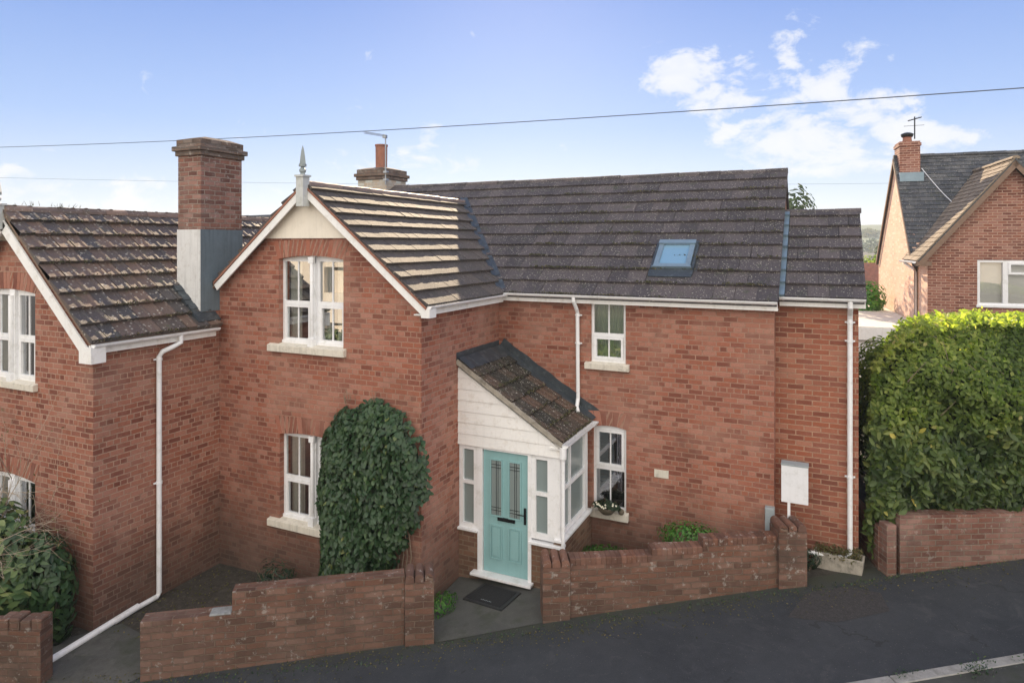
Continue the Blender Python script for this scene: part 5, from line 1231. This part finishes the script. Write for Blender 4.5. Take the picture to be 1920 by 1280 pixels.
tp = np.array([tuple(p) for p in tips for _ in range(1)]); leaves('leaves', tp, np.tile((0, -1, .3), (len(tp), 1)), .045, .018, 'leaf_dry', t, seed=50)

# weeds by kerb and walls
P = []; g = np.random.default_rng(5)
for s_, t_, n, sp, h_ in ((6.2, 7.18, 160, .10, .10), (6.9, 7.24, 90, .12, .05), (5.4, 7.35, 60, .1, .03), (7.3, 7.25, 60, .15, .04)):
    for i in range(n): s1, t1 = s_ + g.normal(0, sp), t_ + g.normal(0, sp * .4); p = st(s1, t1, abs(g.normal(0, h_))); P.append(p)
for i in range(900): s1 = g.uniform(-6, 9); P.append(st(s1, (9.08 if s1 < -.6 else 9.36 if s1 < 5.3 else 9.3) + g.normal(0, .05) - .02, .008 + abs(g.normal(0, .01)))) 
tag(leaves('weeds', np.array(P), np.tile((0, -.2, 1.), (len(P), 1)), .035, .012, 'leaf_climber', seed=51, droop=-.3, spread=.9), 'weeds and moss tufts along the kerb and wall foot', 'weeds', kind='stuff')
P = np.array([st(s1, t1, .02) for s1, t1 in zip(g.uniform(-6, 10, 1500), 9.33 - abs(g.normal(0, .25, 1500)))])
tag(leaves('leaf_litter', P, np.tile((0, 0, 1.), (len(P), 1)), .03, .018, 'leaf_dry', seed=52, spread=.3, droop=0), 'scattered dead leaves and grit on the tarmac near the walls', 'leaf litter', kind='stuff')
P = np.array([(x, y, G(x, y) + .02) for x, y in zip(g.uniform(-9.7, -5.6, 1100), g.uniform(6.4, 8.5, 1100)) if y > 6.0 + (x + 8.06) * .73]) 
tag(leaves('garden_litter', P, np.tile((0, 0, 1.), (len(P), 1)), .035, .022, 'leaf_dry', seed=53, spread=.4, droop=0), 'dead leaves on the soil of the shaded front bed', 'leaf litter', kind='stuff')

# ================================================================== BEYOND
def tree(name, label, x, y, z, h_, r_, n, L, m, seed, group=None, cone=False):
    t = thing(name, label, 'tree', group=group); mb = MB(); g = random.Random(seed)
    mb.tube([(x, y, z - .5), (x + .1, y, z + h_ * .5), (x, y, z + h_ * .9)], [r_ * .12, r_ * .07, r_ * .02], 7)
    for i in range(9):
        a = g.uniform(0, 6.28); zz = z + h_ * g.uniform(.35, .85); mb.tube([(x, y, zz), (x + math.cos(a) * r_ * .8, y + math.sin(a) * r_ * .8, zz + h_ * .1)], [r_ * .04, r_ * .01], 5, False)
    mb.build('trunk', 'bark', t)
    if cone:
        gg = np.random.default_rng(seed); k_ = gg.uniform(0, 1, n); a = gg.uniform(0, 6.28, n); tiers = 1 - (k_ * 9 % 1) * .35; rr_ = r_ * (1 - k_) ** .8 * tiers * gg.uniform(.5, 1, n)
        P = np.stack([x + np.cos(a) * rr_, y + np.sin(a) * rr_, z + h_ * (.1 + .9 * k_)], 1); N = np.stack([np.cos(a), np.sin(a), np.full(n, .4)], 1)
    else: P, N = ellipsoid_pts((x, y, z + h_ * .62), (r_, r_, h_ * .42), n, seed)
    leaves('crown', P, N, L, L * .45, m, t, seed=seed); return t
def P5(px, D, z=0): t_ = (px - 960) / 1242; return (D * (t_ * math.cos(th) - math.sin(th)), D * (math.cos(th) + t_ * math.sin(th)), z)
x, y, _ = P5(1490, 28); tree('conifer_tree', 'dark conifer top showing above the extension roof', x, y, .5, 7.05, .95, 1500, .26, 'leaf_far', 61)
x, y, _ = P5(1632, 23.5); bush('garden_bush', 'leafy green bush beside the pale side wall above the garage roof', 'bush', (x - .1, y, 3.2), (.62, .6, .85), 1500, .14, .07, 'leaf_bright', 62)
x, y, _ = P5(1640, 34); bush('garden_bush', 'yellow-green sunlit shrub showing over the distant dark roof', 'bush', (x, y, 4.15), (.9, .8, .6), 700, .16, .08, 'leaf_privet', 63)
x, y, _ = P5(1632, 62); bush('garden_tree', 'pale misty round tree just left of the pale side wall', 'tree', (x + 1.6, y, 4.0), (1.6, 1.4, 2.0), 900, .3, .16, 'leaf_far', 64)
bush('sunlit_bush', 'bright yellow-green bush at the left shoulder of the big hedge', 'bush', (.98, 14.0, 2.55), (.50, .55, 1.05), 3600, .085, .042, 'leaf_privet', 65)
bush('passage_shrub', 'dark overgrown shrub filling the shaded passage between the extension and the hedge', 'shrub', (1.0, 15.9, 1.1), (.75, .4, 1.5), 3200, .12, .06, 'leaf_dark', 66)
t = thing('distant_bungalow', 'low brown-roofed building glimpsed between the extension and the detached house', 'house'); x, y, _ = P5(1640, 29); fr = Fr((x - 1.4, y, 0), (1, .1, 0), (0, 0, 1))
mb = MB(); mb.box(fr, 0, 6, 0, 3.3, -3, 0); mb.build('wall', 'brick_far', t); mb = MB(); mb.prism(Fr(fr(-.3, 0, 0), (0, 1, 0), (0, 0, 1), (1, 0, 0)), [(-.4, 3.2), (3.4, 3.2), (1.5, 4.5)], 0, 6.6); mb.build('roof', 'terracotta', t)
# hills and far woods, fading in the air
mb = MB(); n = 90
def hillz(a, b_): return 26 + 9 * math.sin(a * .9 + 1) + 5 * math.sin(a * 2.3)
for i in range(n):
    a0, a1 = -40 + 80 * i / n, -40 + 80 * (i + 1) / n
    def hp(a, D, z): return (math.sin(R(a)) * D, math.cos(R(a)) * D, z)
    def zz(a): return 11 + 3.0 * math.sin(R(a) * 7 + 1.2) + 1.5 * math.sin(R(a) * 23)
    mb.face([hp(a0, 330, -3), hp(a1, 330, -3), hp(a1, 520, zz(a1) + 3), hp(a0, 520, zz(a0) + 3)], None, .5, 0, True); mb.face([hp(a0, 520, zz(a0) + 3), hp(a1, 520, zz(a1) + 3), hp(a1, 900, zz(a1) - 8), hp(a0, 900, zz(a0) - 8)], None, .5, 0, True)
tag(mb.build('hills', 'hill_far'), kind='structure')
g = np.random.default_rng(8); P = []; T_ = []
for i in range(46):
    az_ = g.uniform(-3.5, 12); D = g.uniform(300, 520); zc_ = -3 + (D - 330) / 190 * 15 if D > 330 else -3; c_ = np.array((math.sin(R(az_)) * D, math.cos(R(az_)) * D, zc_ + 3.2)); tn = g.uniform(.1, .95)
    q, _ = ellipsoid_pts(c_, (4.5, 4, g.uniform(3.5, 6)), 260, i); P += list(q); T_ += [tn] * len(q)
tag(leaves('far_wood', np.array(P), np.tile((-.3, -1, .6), (len(P), 1)), 1.5, 1.0, 'leaf_far', seed=70, tone=np.array(T_), spread=.8), 'hazy wooded hillside in the gap left of the detached house', 'woodland', kind='stuff')

# houses across the road: out of frame, mirrored in the front windows and throwing light back
def opposite(x, lab):
    t = thing('rendered_house', lab, 'house')
    fo = Fr((x, -9.0, -1), (-1, 0, 0), (0, 0, 1)); mb = MB()
    wall(mb, fo, [(0, 0), (16, 0), (16, 6.2), (11.5, 6.2), (8.6, 9.6), (5.7, 6.2), (0, 6.2)], [(2, 3.2, 1, 2.4), (2, 3.2, 3.9, 5.1), (7.9, 9.3, 1, 2.4), (7.9, 9.3, 3.9, 5.2), (13, 14.2, 1, 2.4), (13, 14.2, 3.9, 5.1)])
    mb.box(Fr((x, -9.3, -1), (-1, 0, 0), (0, 0, 1)), 0, 16, 0, 6.2, -6, -.1); mb.build('wall', 'cream_render', t)
    mb = MB(); mb.prism(Fr((x + .2, -9, -1), (0, -1, 0), (0, 0, 1), (-1, 0, 0)), [(-.4, 6.1), (6.8, 6.1), (3.2, 9.2)], 0, 16.4); mb.build('roof', 'tile_far', t)
opposite(-13.5, 'cream rendered gabled house across the road, seen mirrored in the front gable windows')
opposite(17, 'cream rendered house across the road, seen mirrored in the detached house window')
bush('garden_hedge', 'dark garden hedge across the road, seen mirrored in the lower panes', 'hedge', (-16, -4.5, .6), (9, .8, 1.3), 5000, .3, .14, 'leaf_laurel', 91)
# the air: far things pale towards blue
mh = bpy.data.materials.new('haze'); mh.use_nodes = True; M['haze'] = mh; t = NT(mh.node_tree)
o_ = t.n('ShaderNodeOutputMaterial'); v_ = t.n('ShaderNodeVolumePrincipled'); t.link(v_.outputs[0], o_.inputs['Volume'])
v_.inputs['Color'].default_value = (.80, .88, 1, 1); v_.inputs['Density'].default_value = .0007; v_.inputs['Anisotropy'].default_value = .2
mb = MB(); mb.box(Fr((-900, -350, 0), (1, 0, 0), (0, 1, 0), (0, 0, 1)), 0, 1800, 0, 1500, -12, 34)
tag(mb.build('haze', 'haze'), 'thin pale haze that turns the far hillside blue', 'haze', kind='stuff')
